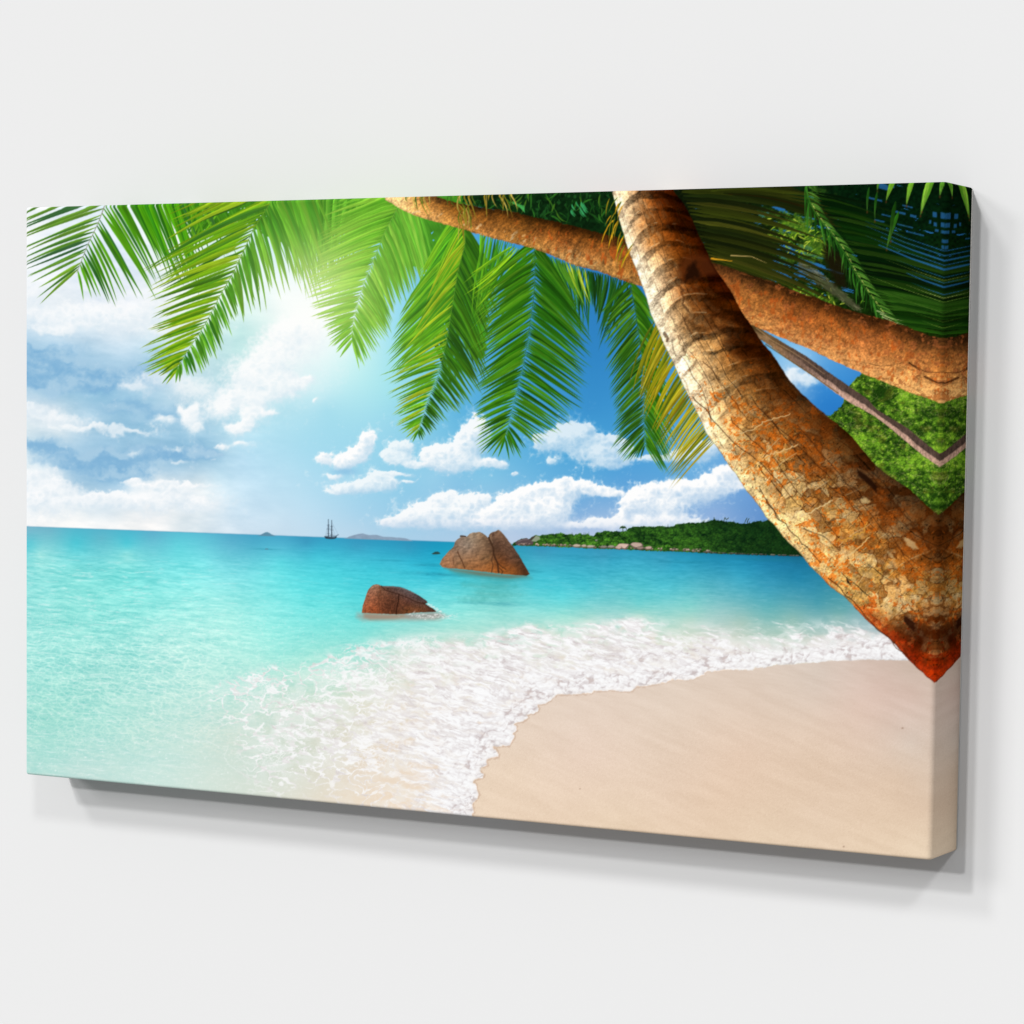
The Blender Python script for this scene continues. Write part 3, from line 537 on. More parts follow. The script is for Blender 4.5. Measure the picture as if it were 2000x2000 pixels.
def paint_canopy():
    """the dark mass of leaves behind the trunks, top right and top middle"""
    x, y = XX, YY
    P_ = "1290,335 1868,335 1868,680 1843,672 1811,664 1769,648 1728,634 1686,624 1637,610 1590,592 1512,564 1447,540 1398,528 1370,500 1330,440"
    s = box(1280, 335, 1868, 690); xs = x[s]; ys = y[s]
    blue = field("1350,400,0 1400,450,0 1450,380,.25 1480,390,.8 1530,390,.7 1560,370,.2 1500,420,.7 1560,430,.55 1480,480,.5 1520,500,.85 1570,510,.85 1560,540,.9 1500,545,.8 1600,560,.6 1620,470,.3 1540,570,.8 1640,590,.4 1660,560,.2 1700,450,.1 1760,420,.3 1800,450,.3 1845,430,.3 1750,500,.15 1845,520,.2 1700,560,.05 1800,600,0 1740,370,.3 1400,530,.2 1840,570,.2 1420,500,.1 1660,400,.1 1700,360,0 1860,360,0 1860,650,0 1800,640,0 1750,560,0 1800,560,0 1760,470,.1 1690,420,0 1730,610,0 1560,345,0 1420,345,0 1800,345,0 1850,600,0 1850,480,.2 1780,510,.1 1700,520,0 1650,470,.1", 8, 1)[s]
    n = fbm((xs+ys*.28)/34, (ys-xs*.28)/5., 4, 301, .55)
    a = sst(.80-blue*.34, .86-blue*.34, n)
    dkg = field("1400,450,1a2208 1350,400,14200a 1600,400,0c2e10 1700,400,06200a 1700,500,06220a 1800,600,183208 1600,600,1c3a0a 1800,450,08260e 1500,500,26380c", 8)[s]
    c = dkg*(.35+.8*fbm(xs/5, ys/5, 3, 305))[..., None]
    sk = hx('2868a2')
    c = c*(1-a[..., None])+sk*a[..., None]
    # sunlit foliage further off
    for cx, cy, rx, ry, o in ((1555, 440, 42, 26, .95), (1590, 480, 34, 30, .75), (1500, 420, 22, 16, .5), (1560, 580, 34, 22, .9), (1610, 590, 30, 16, .8), (1540, 505, 22, 12, .5), (1520, 460, 20, 12, .5), (1600, 380, 30, 14, .4)):
        g = 1-np.hypot((xs-cx)/rx, (ys-cy)/ry); m = sst(-.2, .5, g+1.3*(fbm(xs/7, ys/6, 3, 311)-.5))*o
        lc = hx('1c4410')*(1-fbm(xs/3.5, ys/3, 2, 315)[..., None])+hx('7a9c28')*fbm(xs/3.5, ys/3, 2, 315)[..., None]
        c = c*(1-m[..., None])+lc*m[..., None]
    full = np.zeros((NH, NW, 3), np.float32); full[s] = np.clip(c, 0, 1)
    poly(P_, full, CANOPY, soft=.8)
    rs = np.random.RandomState(77)
    # short bright leaflets in that foliage
    for i in range(170):
        cx, cy = [(1555, 445), (1590, 480), (1560, 580), (1610, 590)][rs.randint(4)]
        bx, by = cx+rs.randn()*24, cy+rs.randn()*13; an = rs.uniform(-.6, 1.2)+(math.pi if rs.rand() < .5 else 0); L = rs.uniform(7, 20)
        leaflet(bx, by, bx+L*math.cos(an), by+L*abs(math.sin(an))*.8+3, 2.2, hx(['8fb028', '5c8a1c', 'b4c440', '3c6a18'][rs.randint(4)]), .1, CANOPY, hx('a8c040'))
    # grey fibrous stem of the hanging frond
    poly("1560,505 1600,528 1640,560 1680,596 1684,608 1672,604 1636,580 1596,552 1562,526", '5a5640', CANOPY, soft=2.5, rough=3, rs=4, op=.7)
    poly("1608,470 1650,500 1655,560 1635,560 1615,510", '1c1408', CANOPY, soft=4, rough=5, rs=6, op=.8)
    for i in range(60):
        t = rs.rand(); bx = 1560+t*112; by = 508+t*90+rs.randn()*6; line(np.array([[bx, by], [bx+rs.uniform(6, 18), by+rs.uniform(3, 14)]], np.float32), 1.1, ['9a9474', '3a3a24', '98906c', '4a5a34'][rs.randint(4)], .4)
    # top middle
    Q = "860,375 1205,366 1225,470 1200,462 1146,449 1081,431 1029,421 1003,412 952,406 900,394 862,387"
    s = box(850, 360, 1235, 480); xs = x[s]; ys = y[s]
    c = hx('0c260e')*(.5+1.0*fbm(xs/7, ys/6, 4, 331))[..., None]
    g = sst(.64, .74, fbm(xs/6, ys/9, 3, 335))*.5; c = c*(1-g[..., None])+hx('2a6a2a')*g[..., None]
    full = np.zeros((NH, NW, 3), np.float32); full[s] = np.clip(c, 0, 1); poly(Q, full, CANOPY, soft=.8)
    for i in range(90):
        bx = rs.uniform(890, 1200); by = rs.uniform(372, 420); L = rs.uniform(14, 46); an = rs.uniform(.6, 2.6)
        leaflet(bx, by, bx+L*math.cos(an), by+L*math.sin(an)*.8, rs.uniform(1.6, 4), hx(['1c4a18', '0e340f', '2c6620', '143c14', '3f6a1c'][rs.randint(5)]), .12*rs.randn(), CANOPY, hx('2a5a1c'))
    for i in range(14):
        t = i/13.; leaflet(1000+t*26, 394+t*6, 1004+t*18+6, 380+t*24+12, 3, hx('3f9a48'), .1, CANOPY, hx('58b060'))
    for i in range(12):
        bx = 1112+rs.rand()*34; by = 392+rs.rand()*20; leaflet(bx, by, bx+10, by+14, 3, hx(['2f8a4c', '3aa060'][rs.randint(2)]), .1, CANOPY, hx('2f8a4c'))

def paint_fronds():
    k = [FR]
    def nid(): k[0] += 1; return k[0]
    BG = '4c9420 3a8418 5aa428 2f7416'
    # thick leaf mass along the top edge, behind the separate fronds
    s = box(290, 340, 880, 600); xs = XX[s]; ys = YY[s]
    c0 = nid()
    def mass(P_, a, b, cid, ro=6, gap=0.):
        P_ = pts(P_); sl = box(P_[:, 0].min()-10, P_[:, 1].min()-10, P_[:, 0].max()+10, P_[:, 1].max()+10)
        d = sdf(P_, sl)+ro*2*(fbm(XX[sl]/9, YY[sl]/5, 3, cid)-.5)
        st = fbm((XX[sl]*.9-YY[sl]*.45)/3.4, (YY[sl]*.9+XX[sl]*.45)/34, 3, cid+5)
        col = hx(a)*(1-st[..., None])+hx(b)*st[..., None]
        col = col*(.75+.5*fbm(XX[sl]/30, YY[sl]/24, 3, cid+9))[..., None]
        al = np.clip(d/4+.5, 0, 1)*(1-sst(.80-gap, .86-gap, fbm(XX[sl]/7, YY[sl]/7, 3, cid+12)))
        put(sl, np.clip(col, 0, 1), al, cid)
    mass("300,375 720,360 745,400 700,470 660,440 615,420 600,470 570,480 520,460 480,430 420,450 380,450 350,420", '1e5c0c', '4c981c', c0, 8, .04)
    mass("700,365 905,360 915,450 960,520 950,700 930,700 900,600 850,520 800,520 760,480 720,460", '2f7a1a', '4c9a26', nid(), 8, .05)
    a = nid()                                # slanting leaves between the first bright frond and the sun
    fan((500, 365), (640, 352), (66, 165), (10, 225), 44, 8, '4a961e 2f7a16 5cae28 3a8a1c', a, 31, .03, '8fd048')
    fan((590, 350), (700, 350), (40, 190), (-60, 150), 34, 8, '3f8e1c 2f7a16 58a828', a, 32, .03, '8fd048')
    fan((640, 360), (720, 365), (-10, 190), (-50, 200), 12, 6, '3f8e1c 2f7a16 58a828', a, 33, .03, '8fd048')
    fan((330, 345), (480, 345), (60, 120), (-120, 150), 24, 7, '2c7412 3f8c14 1f6414 5aa018', nid(), 34, .02)
    # top-left frond
    c = nid()
    frond([(315, 180), (270, 240), (240, 310), (218, 370), (196.7, 427.6), (185, 453.5), (173.4, 476.8), (163, 502.7), (151.4, 533.7)],
          [(0, -240, 80), (.3, -230, 82), (.5, -215, 84), (.69, -175, 72), (.84, -128, 48), (.95, -86, 56), (1, -64, 82)],
          [(0, 150, 320), (.3, 128, 270), (.5, 100, 190), (.68, 95, 158), (.76, 70, 132), (.84, 57, 130), (.91, 42, 86), (.96, 20, 62), (1, 8, 62)],
          34, 9.5, '5a8a2c 44742a 6a9a34 3c6a3a 76a430', c, 1, '8a8a78', 1.6, .02, '5a8a30', '4f9a14 458c12 35742a 5fa81c 3f7c20', .5)
    line("206,398 196.7,427 185,453 173,477 163,503 152,532", 1.4, 'a8a89c', .8)
    fan((230, 335), (330, 335), (90, 190), (72, 235), 16, 9, '3f8c10 4fa010 2c7414', nid(), 36, .02, '6aa020', .5)
    # second frond, yellow green
    c = nid()
    frond([(585, 300), (560, 345), (527.6, 399), (497, 446), (479, 487), (455.5, 536), (429.6, 580), (406, 627), (383, 663), (362, 695), (345, 725)],
          [(0, -230, 90), (.12, -225, 95), (.22, -208, 100), (.35, -190, 102), (.48, -158, 66), (.6, -138, 50), (.72, -122, 42), (.82, -116, 52), (.9, -98, 42), (.96, -56, 38), (1, -12, 32)],
          [(0, 80, 230), (.12, 76, 225), (.2, 66, 190), (.28, 42, 148), (.36, 34, 136), (.46, 22, 112), (.55, 18, 84), (.63, 24, 60), (.72, 24, 60), (.8, 22, 56), (.88, 22, 54), (.93, 12, 36), (1, -8, 30)],
          60, 9, '7aa814 5a9412 3f7a18 92b41e 2f6a1c 6aa010 86a818', c, 2, '5a8a24', 1.6, .025, 'b0b428', '4c9420 3f8c1c 62a82a 2f7a1a', 1.)
    # third frond, under the sun
    c = nid()
    frond([(800, 350), (778.7, 404), (752.8, 453.5), (732, 505), (711.4, 557), (696, 609), (689, 648), (690, 668)],
          [(0, -150, 45), (.15, -152, 62), (.3, -144, 62), (.5, -124, 46), (.62, -110, 36), (.72, -98, 26), (.82, -72, 22), (.92, -46, 34), (1, -22, 34)],
          [(0, 45, 185), (.2, 45, 145), (.35, 42, 118), (.5, 40, 102), (.65, 50, 92), (.75, 55, 72), (.85, 42, 68), (.93, 28, 64), (1, 8, 50)],
          76, 8, '58a422 6ab22c 48941c 78b830', c, 3, '6aa040', 1.2, .02, 'b8dc60', '5fae2e 6cb634 4f9c28 84c440', .7)
    # fourth: a pair of overlapping fronds
    c = nid()
    frond([(893, 415), (887, 474), (874, 518), (864, 570), (853, 630), (845, 665)],
          [(0, -60, 110), (.4, -92, 108), (.7, -96, 90), (1, -80, 64)], [(0, 45, 100), (.5, 55, 130), (1, 44, 100)],
          48, 7.5, '4f9a1c 6cae20 3c861c 2f741a', c, 4, '3f7c1c', 1.3, .03, '9cc020', '2f6a18 26601a 3a7a1c', 1.)
    frond([(905, 430), (912, 470), (897, 526), (885, 600), (872, 680), (856, 740), (838, 780), (825, 825), (817, 845)],
          [(0, -60, 120), (.3, -86, 116), (.5, -100, 84), (.62, -106, 48), (.74, -84, 38), (.82, -68, 34), (.9, -55, 25), (.96, -36, 20), (1, -4, 18)],
          [(0, 60, 110), (.2, 58, 135), (.4, 64, 138), (.55, 64, 96), (.7, 52, 66), (.8, 40, 46), (.9, 28, 28), (.96, 16, 24), (1, 3, 18)],
          84, 6.6, '6cae1c 4f9418 82b01e 3a7e1a 96ac20 5aa01a', c, 5, '5a8a2a', 1.3, .03, 'c0c030', '285e12 337014 1f4c12 3f7c16', 1.)
    # leaves in shade behind the fifth frond
    c = nid()
    fan((940, 450), (1010, 478), (-10, 150), (-85, 150), 14, 6, '3c8a18 5aa41c 8aba20 2f6e1c', c, 41, .05, 'b4c828')
    fan((1000, 480), (1060, 500), (-90, 60), (-125, 190), 16, 5.5, '5a9c1a 3c8018 86b41c', c, 44, .05, 'c4cc28')
    fan((1060, 495), (1160, 530), (60, 110), (-6, 120), 22, 6, '1f5418 2a6420 3a7420 16440f', c, 42, -.04, '3a6a20')
    fan((1080, 500), (1150, 525), (50, 90), (10, 70), 9, 5, '86a828 4a8420 a8b838', c, 43, -.04, 'a8b838')
    frond([(1045, 470), (1047.5, 531), (1045, 575), (1037, 635), (1027, 699), (1014, 754), (1001, 803), (995, 834), (987, 856)],
          [(0, -85, 70), (.15, -106, 74), (.35, -110, 78), (.55, -92, 62), (.7, -86, 44), (.8, -78, 32), (.87, -72, 38), (.93, -64, 42), (.97, -44, 44), (1, -3, 44)],
          [(0, 80, 120), (.15, 100, 118), (.3, 104, 92), (.42, 108, 82), (.55, 112, 76), (.67, 106, 74), (.77, 96, 62), (.84, 84, 52), (.9, 60, 46), (.95, 28, 48), (1, 6, 46)],
          78, 7.4, '31700f 417f14 24580e 508a18', c, 6, '3a6a20', 1.2, .03, '6a9a20', '25600f 307014 1c4f0c 3f7c16', .8)
    # sixth, narrower and darker
    c = nid()
    fan((1150, 528), (1232, 545), (12, 70), (-52, 130), 24, 6, '1c4c16 2a5c1c 163c12', c, 45, .05, '2a5a1c')
    frond([(1231, 545), (1234, 557), (1241.6, 596), (1249.4, 648), (1256, 699), (1259.7, 764), (1259.7, 803), (1261.5, 852), (1261.5, 872)],
          [(0, -55, 62), (.15, -62, 62), (.3, -60, 80), (.5, -58, 66), (.65, -56, 58), (.8, -62, 50), (.9, -54, 56), (.97, -26, 38), (1, -4, 28)],
          [(0, 45, 55), (.3, 52, 78), (.6, 60, 92), (.8, 54, 96), (.9, 44, 80), (1, 34, 50)],
          80, 5.6, '2c5c12 38681a 224a0e 4a7c1a', c, 7, '2a5018', 1.2, .03, '4a8420', '3f7c14 2f6a12 56901c 265a10', .8)
    c = nid()
    frond([(1285, 620), (1318, 690), (1345, 750), (1372, 800), (1402, 865)], [(0, -42, 118), (.3, -56, 112), (.6, -62, 96), (1, -82, 92)], None,
          54, 6.0, '8a8a14 a49c18 6a7410 b8a828 5a6a14 948418', c, 8, rw=0, bend=.04, tip='b07a18', jit=1.1)
    # hanging light leaves over the upper trunk are drawn after it
    return c

def paint_canopy_leaves():
    # broad dark leaves sweeping right from behind the big trunk
    rs = np.random.RandomState(5)
    c = FR+20
    J = []
    for i in range(24):
        t = i/23.
        J.append((1325+66*t, 352+165*t, 1560+90*t+rs.randn()*18, 372+t*255+rs.randn()*4, 11-2*t))
    for i in range(8):
        t = i/7.; J.append((1390+60*t, 372+10*t, 1640+60*t, 390+t*80, 7))
    for x0, y0, x1, y1, w in J:
        leaflet(x0, y0, x1, y1, w*rs.uniform(.8, 1.15), np.clip(hx(['1c2408', '262c0a', '30380c', '161e08', '3a3c10', '2c2408'][rs.randint(6)])*(1+.15*rs.randn()), 0, 1), -.035, c, hx('3a340e'))
    line("1430,498 1470,500 1500,513", 2.4, 'c8a868', .8, .7, c); line("1392,504 1408,506 1432,509", 4, 'e0a020', .9, .7, c); line("1398,516 1410,524 1426,530", 3, 'd89820', .9, .6, c)
    # the hanging frond with lit midrib, and the long leaves running to the fold
    c = FR+21
    for i in range(50):
        t = i/49.
        bx = 1590+t*155; by = 372+t*262+((t-.5)**2)*30-6
        ex = 1905; k = .33+.05*rs.randn()*.6
        if t < .35: ex = bx+140+rs.rand()*60
        ey = by+(ex-bx)*k*(1-.45*t)
        col = ['061c06', '0a2606', '0e2e08', '061606', '183408', '1e380c'][rs.randint(6)]
        if t > .72: col = ['224a0e', '14360a', '2c5414', '0e2c06'][rs.randint(4)]
        leaflet(bx, by, ex, ey, rs.uniform(6, 9.5)*(1-.1*t), hx(col), -.02, c, hx('1c3a0e'))
    # blue slits between them where they meet the fold
    for y0, w, L in ((507, 5, 120), (516, 2.4, 150), (524.5, 6.5, 125), (559, 5, 70), (574, 2.2, 60), (497, 3, 150), (488, 2.5, 150), (540, 2, 90), (551, 2., 60)):
        P_ = np.array([[1900, y0+18], [1843, y0], [1843-L*.5, y0-L*.17], [1843-L, y0-L*.38]], np.float32); line(P_, w*.85, '245f94', .9, .75, c)
    for y0, w, L, cc in ((589, 1.8, 170, '6a8a34'), (610, 1.6, 150, '4a6a24'), (546, 1.6, 110, '7a8a30'), (581, 1.6, 70, 'a8b060'), (628, 1.4, 120, '3f5c1c'), (640, 1.6, 40, '6a8a30')):
        P_ = np.array([[1900, y0+18], [1843, y0], [1843-L*.5, y0-L*.17], [1843-L, y0-L*.36]], np.float32); line(P_, w, cc, .85, .7, c)
    # blue checks high up by the fold
    for a, b, w, h in ((1828, 418, 8, 10), (1844, 420, 9, 12), (1844, 438, 8, 9), (1829, 437, 6, 8), (1819, 432, 4, 7), (1832, 449, 7, 5), (1845, 452, 8, 6), (1845, 470, 6, 7), (1844, 482, 5, 7), (1728, 364, 18, 9), (1744, 362, 10, 6), (1712, 388, 26, 3.5), (1735, 420, 22, 2.5), (1720, 430, 20, 2.5), (1760, 414, 22, 4), (1786, 421, 12, 5), (1770, 440, 30, 2), (1790, 455, 34, 2.5), (1775, 402, 20, 2.5)):
        P_ = np.array([[a-w/2, b-h/2-w*.12], [a+w/2, b-h/2+w*.12], [a+w/2, b+h/2+w*.12], [a-w/2, b+h/2-w*.12]], np.float32); poly(P_, '2863a0', c, soft=.8, rough=.6, rs=3, op=.75)
    # midrib and its lit leaflet roots
    rib = smooth(resample([(1575, 352), (1583, 395), (1606, 432), (1629, 459), (1652, 492), (1668, 525), (1690, 560), (1712, 592), (1736, 626)], 60), 4)
    for i in range(44):
        t = i/43.; p = rib[int(t*59)]
        leaflet(p[0]-1, p[1], p[0]+rs.uniform(-10, 10)+6*t, p[1]+rs.uniform(36, 80)*(1-.45*t), rs.uniform(2.4, 4.2), hx(['1c4a12', '2f6a1c', '143c0c', '3f7c26'][rs.randint(4)]), .03*rs.randn(), c, hx('4a7a2c'))
        leaflet(p[0], p[1], p[0]+26+8*t, p[1]+17, 3., hx(['3c6a20', '5a8a30', '2a5a18'][rs.randint(3)]), -.08, c, hx('1c4410'))
    line(rib[::3], 2.4, '3a7420', .8, .3, c)
    for i in range(40):
        t = i/39.; p = rib[int(t*59)]
        if t > .15: line(np.array([[p[0]+2, p[1]-2], [p[0]+5.5, p[1]+2.0]], np.float32), 1.9, ['a8bc58', 'd0d870', '7c9c3c'][i % 3], .85, .5, c)
    for P_ in ("1722,612 1745,622 1768,626", "1726,618 1748,628 1772,635", "1715,606 1730,612 1746,612"): line(P_, 2.2, 'c4cc90', .8, .8, c)
    # bright hanging leaf blades at the top right corner
    c = FR+22
    for x0, y0, x1, y1, w, col in ((1752, 350, 1733, 392, 10, '6aa424'), (1787, 350, 1773, 400, 10, '74b02c'), (1826, 348, 1800, 420, 14, '5c9c24'), (1820, 350, 1803, 412, 8, '86bc38'), (1848, 348, 1838, 382, 9, '5a9a28'), (1720, 352, 1716, 372, 6, '4a8420'),
                                   (1758, 420, 1734, 486, 8, '2a6214'), (1752, 400, 1742, 470, 8, '173e0c'), (1700, 372, 1696, 412, 5, '1c4a12'), (1716, 380, 1711, 430, 5, '1c4a12')):
        leaflet(x0, y0-8, x1, y1, w, hx(col), .03, c, hx('8ab050')*.8)
        s = box(x1-3, y1-3, x1+3, y1+5); put(s, hx('6a3a1c'), np.exp(-((XX[s]-x1)/1.5)**2-((YY[s]-y1-1)/2.5)**2)*.7)

def bark(Sm, Tm, M, base, sl, rings, curve, crack, seed, lichen=0., jitter=.0, nring=40.):
    S = Sm[sl]; T = Tm[sl]; x = XX[sl]; y = YY[sl]
    c = base[sl].copy()
    wob = (fbm(T*3+S/240, S/90, 3, seed)-.5)*nring*.6
    ph = (S+curve*np.sin(np.pi*T)+wob)/nring; k = np.floor(ph); f = ph-k
    rid = TAB[(k.astype(int)*3+seed) & 511, 5]
    up = 1-sst(420, 680, S); sw = .16+.30*TAB[(k.astype(int)*5+seed) & 511, 7]; scar = sst(sw+.05, sw-.05, f+.25*(fbm(x/10, y/10, 3, seed+5)-.5))*sst(0, .03, f)*sst(.30, .5, fbm(x/30, y/24, 2, seed+6)+.12)
    lo = rings*(-.30*sst(.93, 1., f)-(.85*up+.30)*scar*(.25+.9*rid)*(.55+.45*sst(0, .35, T))+.18*up*(1-scar))
    blk = np.floor(T*(3.5+2*rid)+rid*5+.35*fbm(S/30, T*4, 2, seed+3)); bid = TAB[(k.astype(int)*7+seed) & 511, (blk.astype(int)*11) & 511]
    lo = lo+(rid-.5)*.22*rings+(bid-.5)*.42*crack*(1-scar)
    n1 = fbm(x/11, y/11, 5, seed+11, .65)-.5; n2 = fbm(x/2.2, y/2.2, 3, seed+13, .6)-.5; n3 = fbm(S/3., T*26, 3, seed+17)-.5
    lo = lo+n1*.70+n2*.55+n3*.30
    bl = T*(3.5+2*rid)+rid*5+.35*fbm(S/30, T*4, 2, seed+3); be = np.abs(bl-np.round(bl)); lo = lo-.30*crack*sst(.05, .01, be)*(1-scar)
    c = c*(1+lo)[..., None]
    gr = c.mean(-1, keepdims=True); c = gr+(c-gr)*1.10; c = c*np.array([1.03, 1.0, .95], np.float32)
    # cracks along the trunk
    u = T*9+(fbm(S/110, T*2, 3, seed+19)-.5)*2.2
    fr = np.abs(u-np.round(u)); on = TAB[(np.round(u).astype(int)*5+seed) & 511, (np.floor(S/74+TAB[np.round(u).astype(int) & 511, 9]*3)).astype(int) & 511]
    ck = sst(.06, .015, fr)*(on < crack*.55)*(.35+.65*sst(300, 620, S))*(crack > 0)*sst(0, .12, T)
    c = c*(1-ck[..., None]*.74)
    led = sst(.16, .08, fr)*sst(.06, .1, fr)*(on < crack*.6)*.12; c = c+led[..., None]*.5
    return c, S, T, x, y, f, bid, n1, n2

def paint_trunks():
    # ---- slender grey-pink trunk
    up = "1440,612 1500,649 1533,669 1577,695 1616,723 1655,750 1696,778 1714,799 1741,815.5 1772,833.6 1800,857 1813,868 1836,885 1866,905"
    dn = "1440,634 1500,670 1539,700 1590,734 1634,767 1665,788 1689,800 1715,815.5 1741,836 1772,862 1803,888 1836,911 1866,934"
    Sm, Tm, M, A, B = ribbon(up, dn, 1600, 120, 3)
    base = field("1480,640,4a3a1a 1500,655,8a6a40 1520,690,6a4a1c 1540,675,7a5a34 1560,700,8a6a4c 1580,730,6a4c20 1600,715,6a584a 1620,735,5a4a40 1630,760,b8907c 1660,755,5c4c42 1665,775,a88876 1700,785,5c4a40 1700,805,bc9488 1740,825,8a6a5a 1740,820,5a463a 1770,850,c09888 1785,850,5a463a 1800,880,c09482 1810,868,4a382e 1836,890,5a4434 1836,905,b88c78", 4)
    sl = box(1430, 600, 1868, 945)
    S = Sm[sl]; T = Tm[sl]; x = XX[sl]; y = YY[sl]
    sh = hx('4c3c34')*(1-sst(.35, .62, T+.25*(fbm(S/16, T*3, 3, 401)-.5))[..., None])+hx('c09a8a')*sst(.35, .62, T+.25*(fbm(S/16, T*3, 3, 401)-.5))[..., None]
    c = base[sl]*.3+sh*.7
    c = c*(1+.5*(fbm(S/3.2, T*2.2, 3, 403)-.5)+.5*(fbm(x/3, y/3, 3, 405)-.5))[..., None]
    er = sst(1620, 1480, x)[..., None]; c = c*(1-er*.6)+base[sl]*(.8+.5*fbm((x+y)/30, (y-x*.55)/2.2, 3, 407))[..., None]*er*.6
    tt = T+.22*(fbm(S/14, T*2.5, 3, 409)-.5)
    two = sst(.48, .60, tt)*sst(1540, 1640, x); lo_ = hx('524038')*(1-two[..., None])+hx('c09a86')*two[..., None]
    w_ = (sst(1500, 1600, x)*.8)[..., None]; c = c*(1-w_)+lo_*(1+.55*(fbm(S/3., T*2.2, 3, 403)-.5)+.5*(fbm(x/2.6, y/2.6, 3, 405)-.5)-.35*np.exp(-((tt-.53)/.06)**2))[..., None]*w_
    full = np.zeros((NH, NW, 3), np.float32); full[sl] = np.clip(c, 0, 1)
    poly(np.vstack([A[::40], B[::-40]]).astype(np.float32), full, TR3, soft=.7, rough=.8, rs=4)
    line("1480,640 1510,664 1545,684 1580,706 1612,730", 2, 'c49c70', .5, .3); line("1498,672 1540,700 1590,733 1640,768", 2.4, '6a4a14', .7, .3)
    # ---- the long trunk crossing behind
    tp = "775,352 820,372 864,387 900,396 950,405.6 1003,411 1029,420 1081,430 1146,447 1203,461 1300,490 1398,513 1447,528 1480,541 1512,549 1550,566 1590,579 1637,596.6 1686,612 1728,622 1769,635 1811,653.5 1843,660 1890,668"
    bt = "725,368 752,386 784,407 812,420 854,433 895,443 918,451 952,461 988,470 1014,477 1040,483 1066,492 1091,503 1120,516 1159,526 1185,534 1203,541 1224,549 1252,557 1330,585 1400,610 1471,634.7 1533,661 1575,677 1622,700 1655,715.6 1686,728.5 1733,747 1780,767 1818,778 1838,787 1890,800"
    Sm, Tm, M, A, B = ribbon(tp, bt, 3400, 420, 3)
    base = field("""780,390,e8cfa0 812,410,d8b070 830,395,a87838 850,425,d0a468 870,400,7a5018 870,430,c89850 900,445,b88848 900,410,6a4410 950,415,5e3c10 950,435,8a5c24 950,455,b08048 1000,425,5c3a10 1000,445,8a5e28 1000,468,a87c3c 1050,432,4c300a 1050,458,96602a 1050,484,a88850
 1100,445,543008 1100,475,965e2c 1100,500,a08458 1160,465,5a380f 1160,492,9a6430 1160,518,a88c60 1220,490,7a4c20 1220,520,a0702f 1220,542,a88450 1420,545,84542a 1430,600,a87038 1470,540,4a2c10 1470,575,9a6834 1470,620,a8753c 1520,565,5a3410 1520,600,9a6230 1540,650,b0743c 1580,590,5c3410 1590,620,9a5c28
 1590,665,a87040 1640,612,6a3c14 1640,650,a46a34 1640,695,c08850 1690,625,5c3410 1690,665,a4683a 1690,720,c08a54 1740,638,6c3c14 1745,680,a86c36 1750,740,cc9c62 1800,662,5a3818 1800,700,a87240 1800,755,cca068 1835,680,7a5028 1835,720,a87038 1835,775,cca068""", 4)
    sl = box(720, 340, 1868, 810)
    c, S, T, x, y, f, bid, n1, n2 = bark(Sm, Tm, M, base, sl, .10, 10, 0., 60, nring=15.)
    fine = fbm(S/2.4, T*3.5, 3, 421); c = c*(1+(.30*(fine-.5))*sst(1350, 1100, x))[..., None]
    gr_ = fbm(x/3., y/3., 4, 422, .65)-.5; c = c*(1+gr_*.5)[..., None]
    bt_ = sst(.50, .95, T)*sst(1380, 1500, x)*.30; c = c*(1-bt_[..., None])+hx('dcb684')*(1+gr_*.6)[..., None]*bt_[..., None]
    c = c*np.array([1.12, 1.02, .84], np.float32)
    tpd = sst(.30, .02, T+.12*n1)*.40; c = c*(1-tpd[..., None])
    l2 = sst(.60, .64, fbm((x+y*.3)/13, (y-x*.3)/9, 5, 437, .62))*sst(1400, 1480, x)*.6; c = c*(1-l2[..., None])+hx('a85422')*(1+gr_*.8)[..., None]*l2[..., None]
    gy = c.mean(-1, keepdims=True); c = gy+(c-gy)*.84
    l3 = sst(.64, .72, fbm((x+y*.3)/22, (y-x*.3)/5, 4, 439, .6))*sst(1400, 1480, x)*.5; c = c*(1-l3[..., None])+hx('7a4820')*l3[..., None]
    li = sst(.60, .68, fbm(x/7, y/12, 4, 431)+.05*(fine-.5))*sst(.12, .3, T)*sst(960, 1050, x)*.75
    li = li*(1-.4*sst(1300, 1420, x)*sst(.75, .3, fbm(x/30, y/30, 2, 433)))
    c = c*(1-li[..., None])+hx('b4551c')*(1+n1*.6)[..., None]*li[..., None]
    lt = sst(.66, .78, fbm(S/5, T*7, 3, 441))*sst(.45, .7, T)*sst(1300, 900, x)*.65; c = c*(1-lt[..., None])+hx('ecd0a0')*lt[..., None]
    dk = sst(.66, .76, fbm(x/5, y/4, 3, 451))*.22*sst(.75, .2, T); c = c*(1-dk[..., None])
    lip = sst(.90, .99, T)*sst(1300, 1200, x)*.35; c = c*(1-lip[..., None]*.5)
    full = np.zeros((NH, NW, 3), np.float32); full[sl] = np.clip(c, 0, 1)
    poly(np.vstack([A[::50], B[::-50]]).astype(np.float32), full, TR2, soft=.8, rough=1.8, rs=6)
    rs = np.random.RandomState(4)
    for P_, w in (("1778,709 1795,716 1808,726 1843,727 1868,726", 1.6), ("1808,735 1822,742 1836,748 1842,746", 4.5), ("1610,634 1613,640 1613,647 1616,655", 1.2), ("1697,709 1708,712 1720,714 1733,714 1745,712 1760,709 1775,708", 1.), ("1778,708 1792,718 1798,722", 3.4)):
        line(smooth(resample(pts(P_), 24), 3).astype(np.float32), w, '3c1e0c', .7, .3)
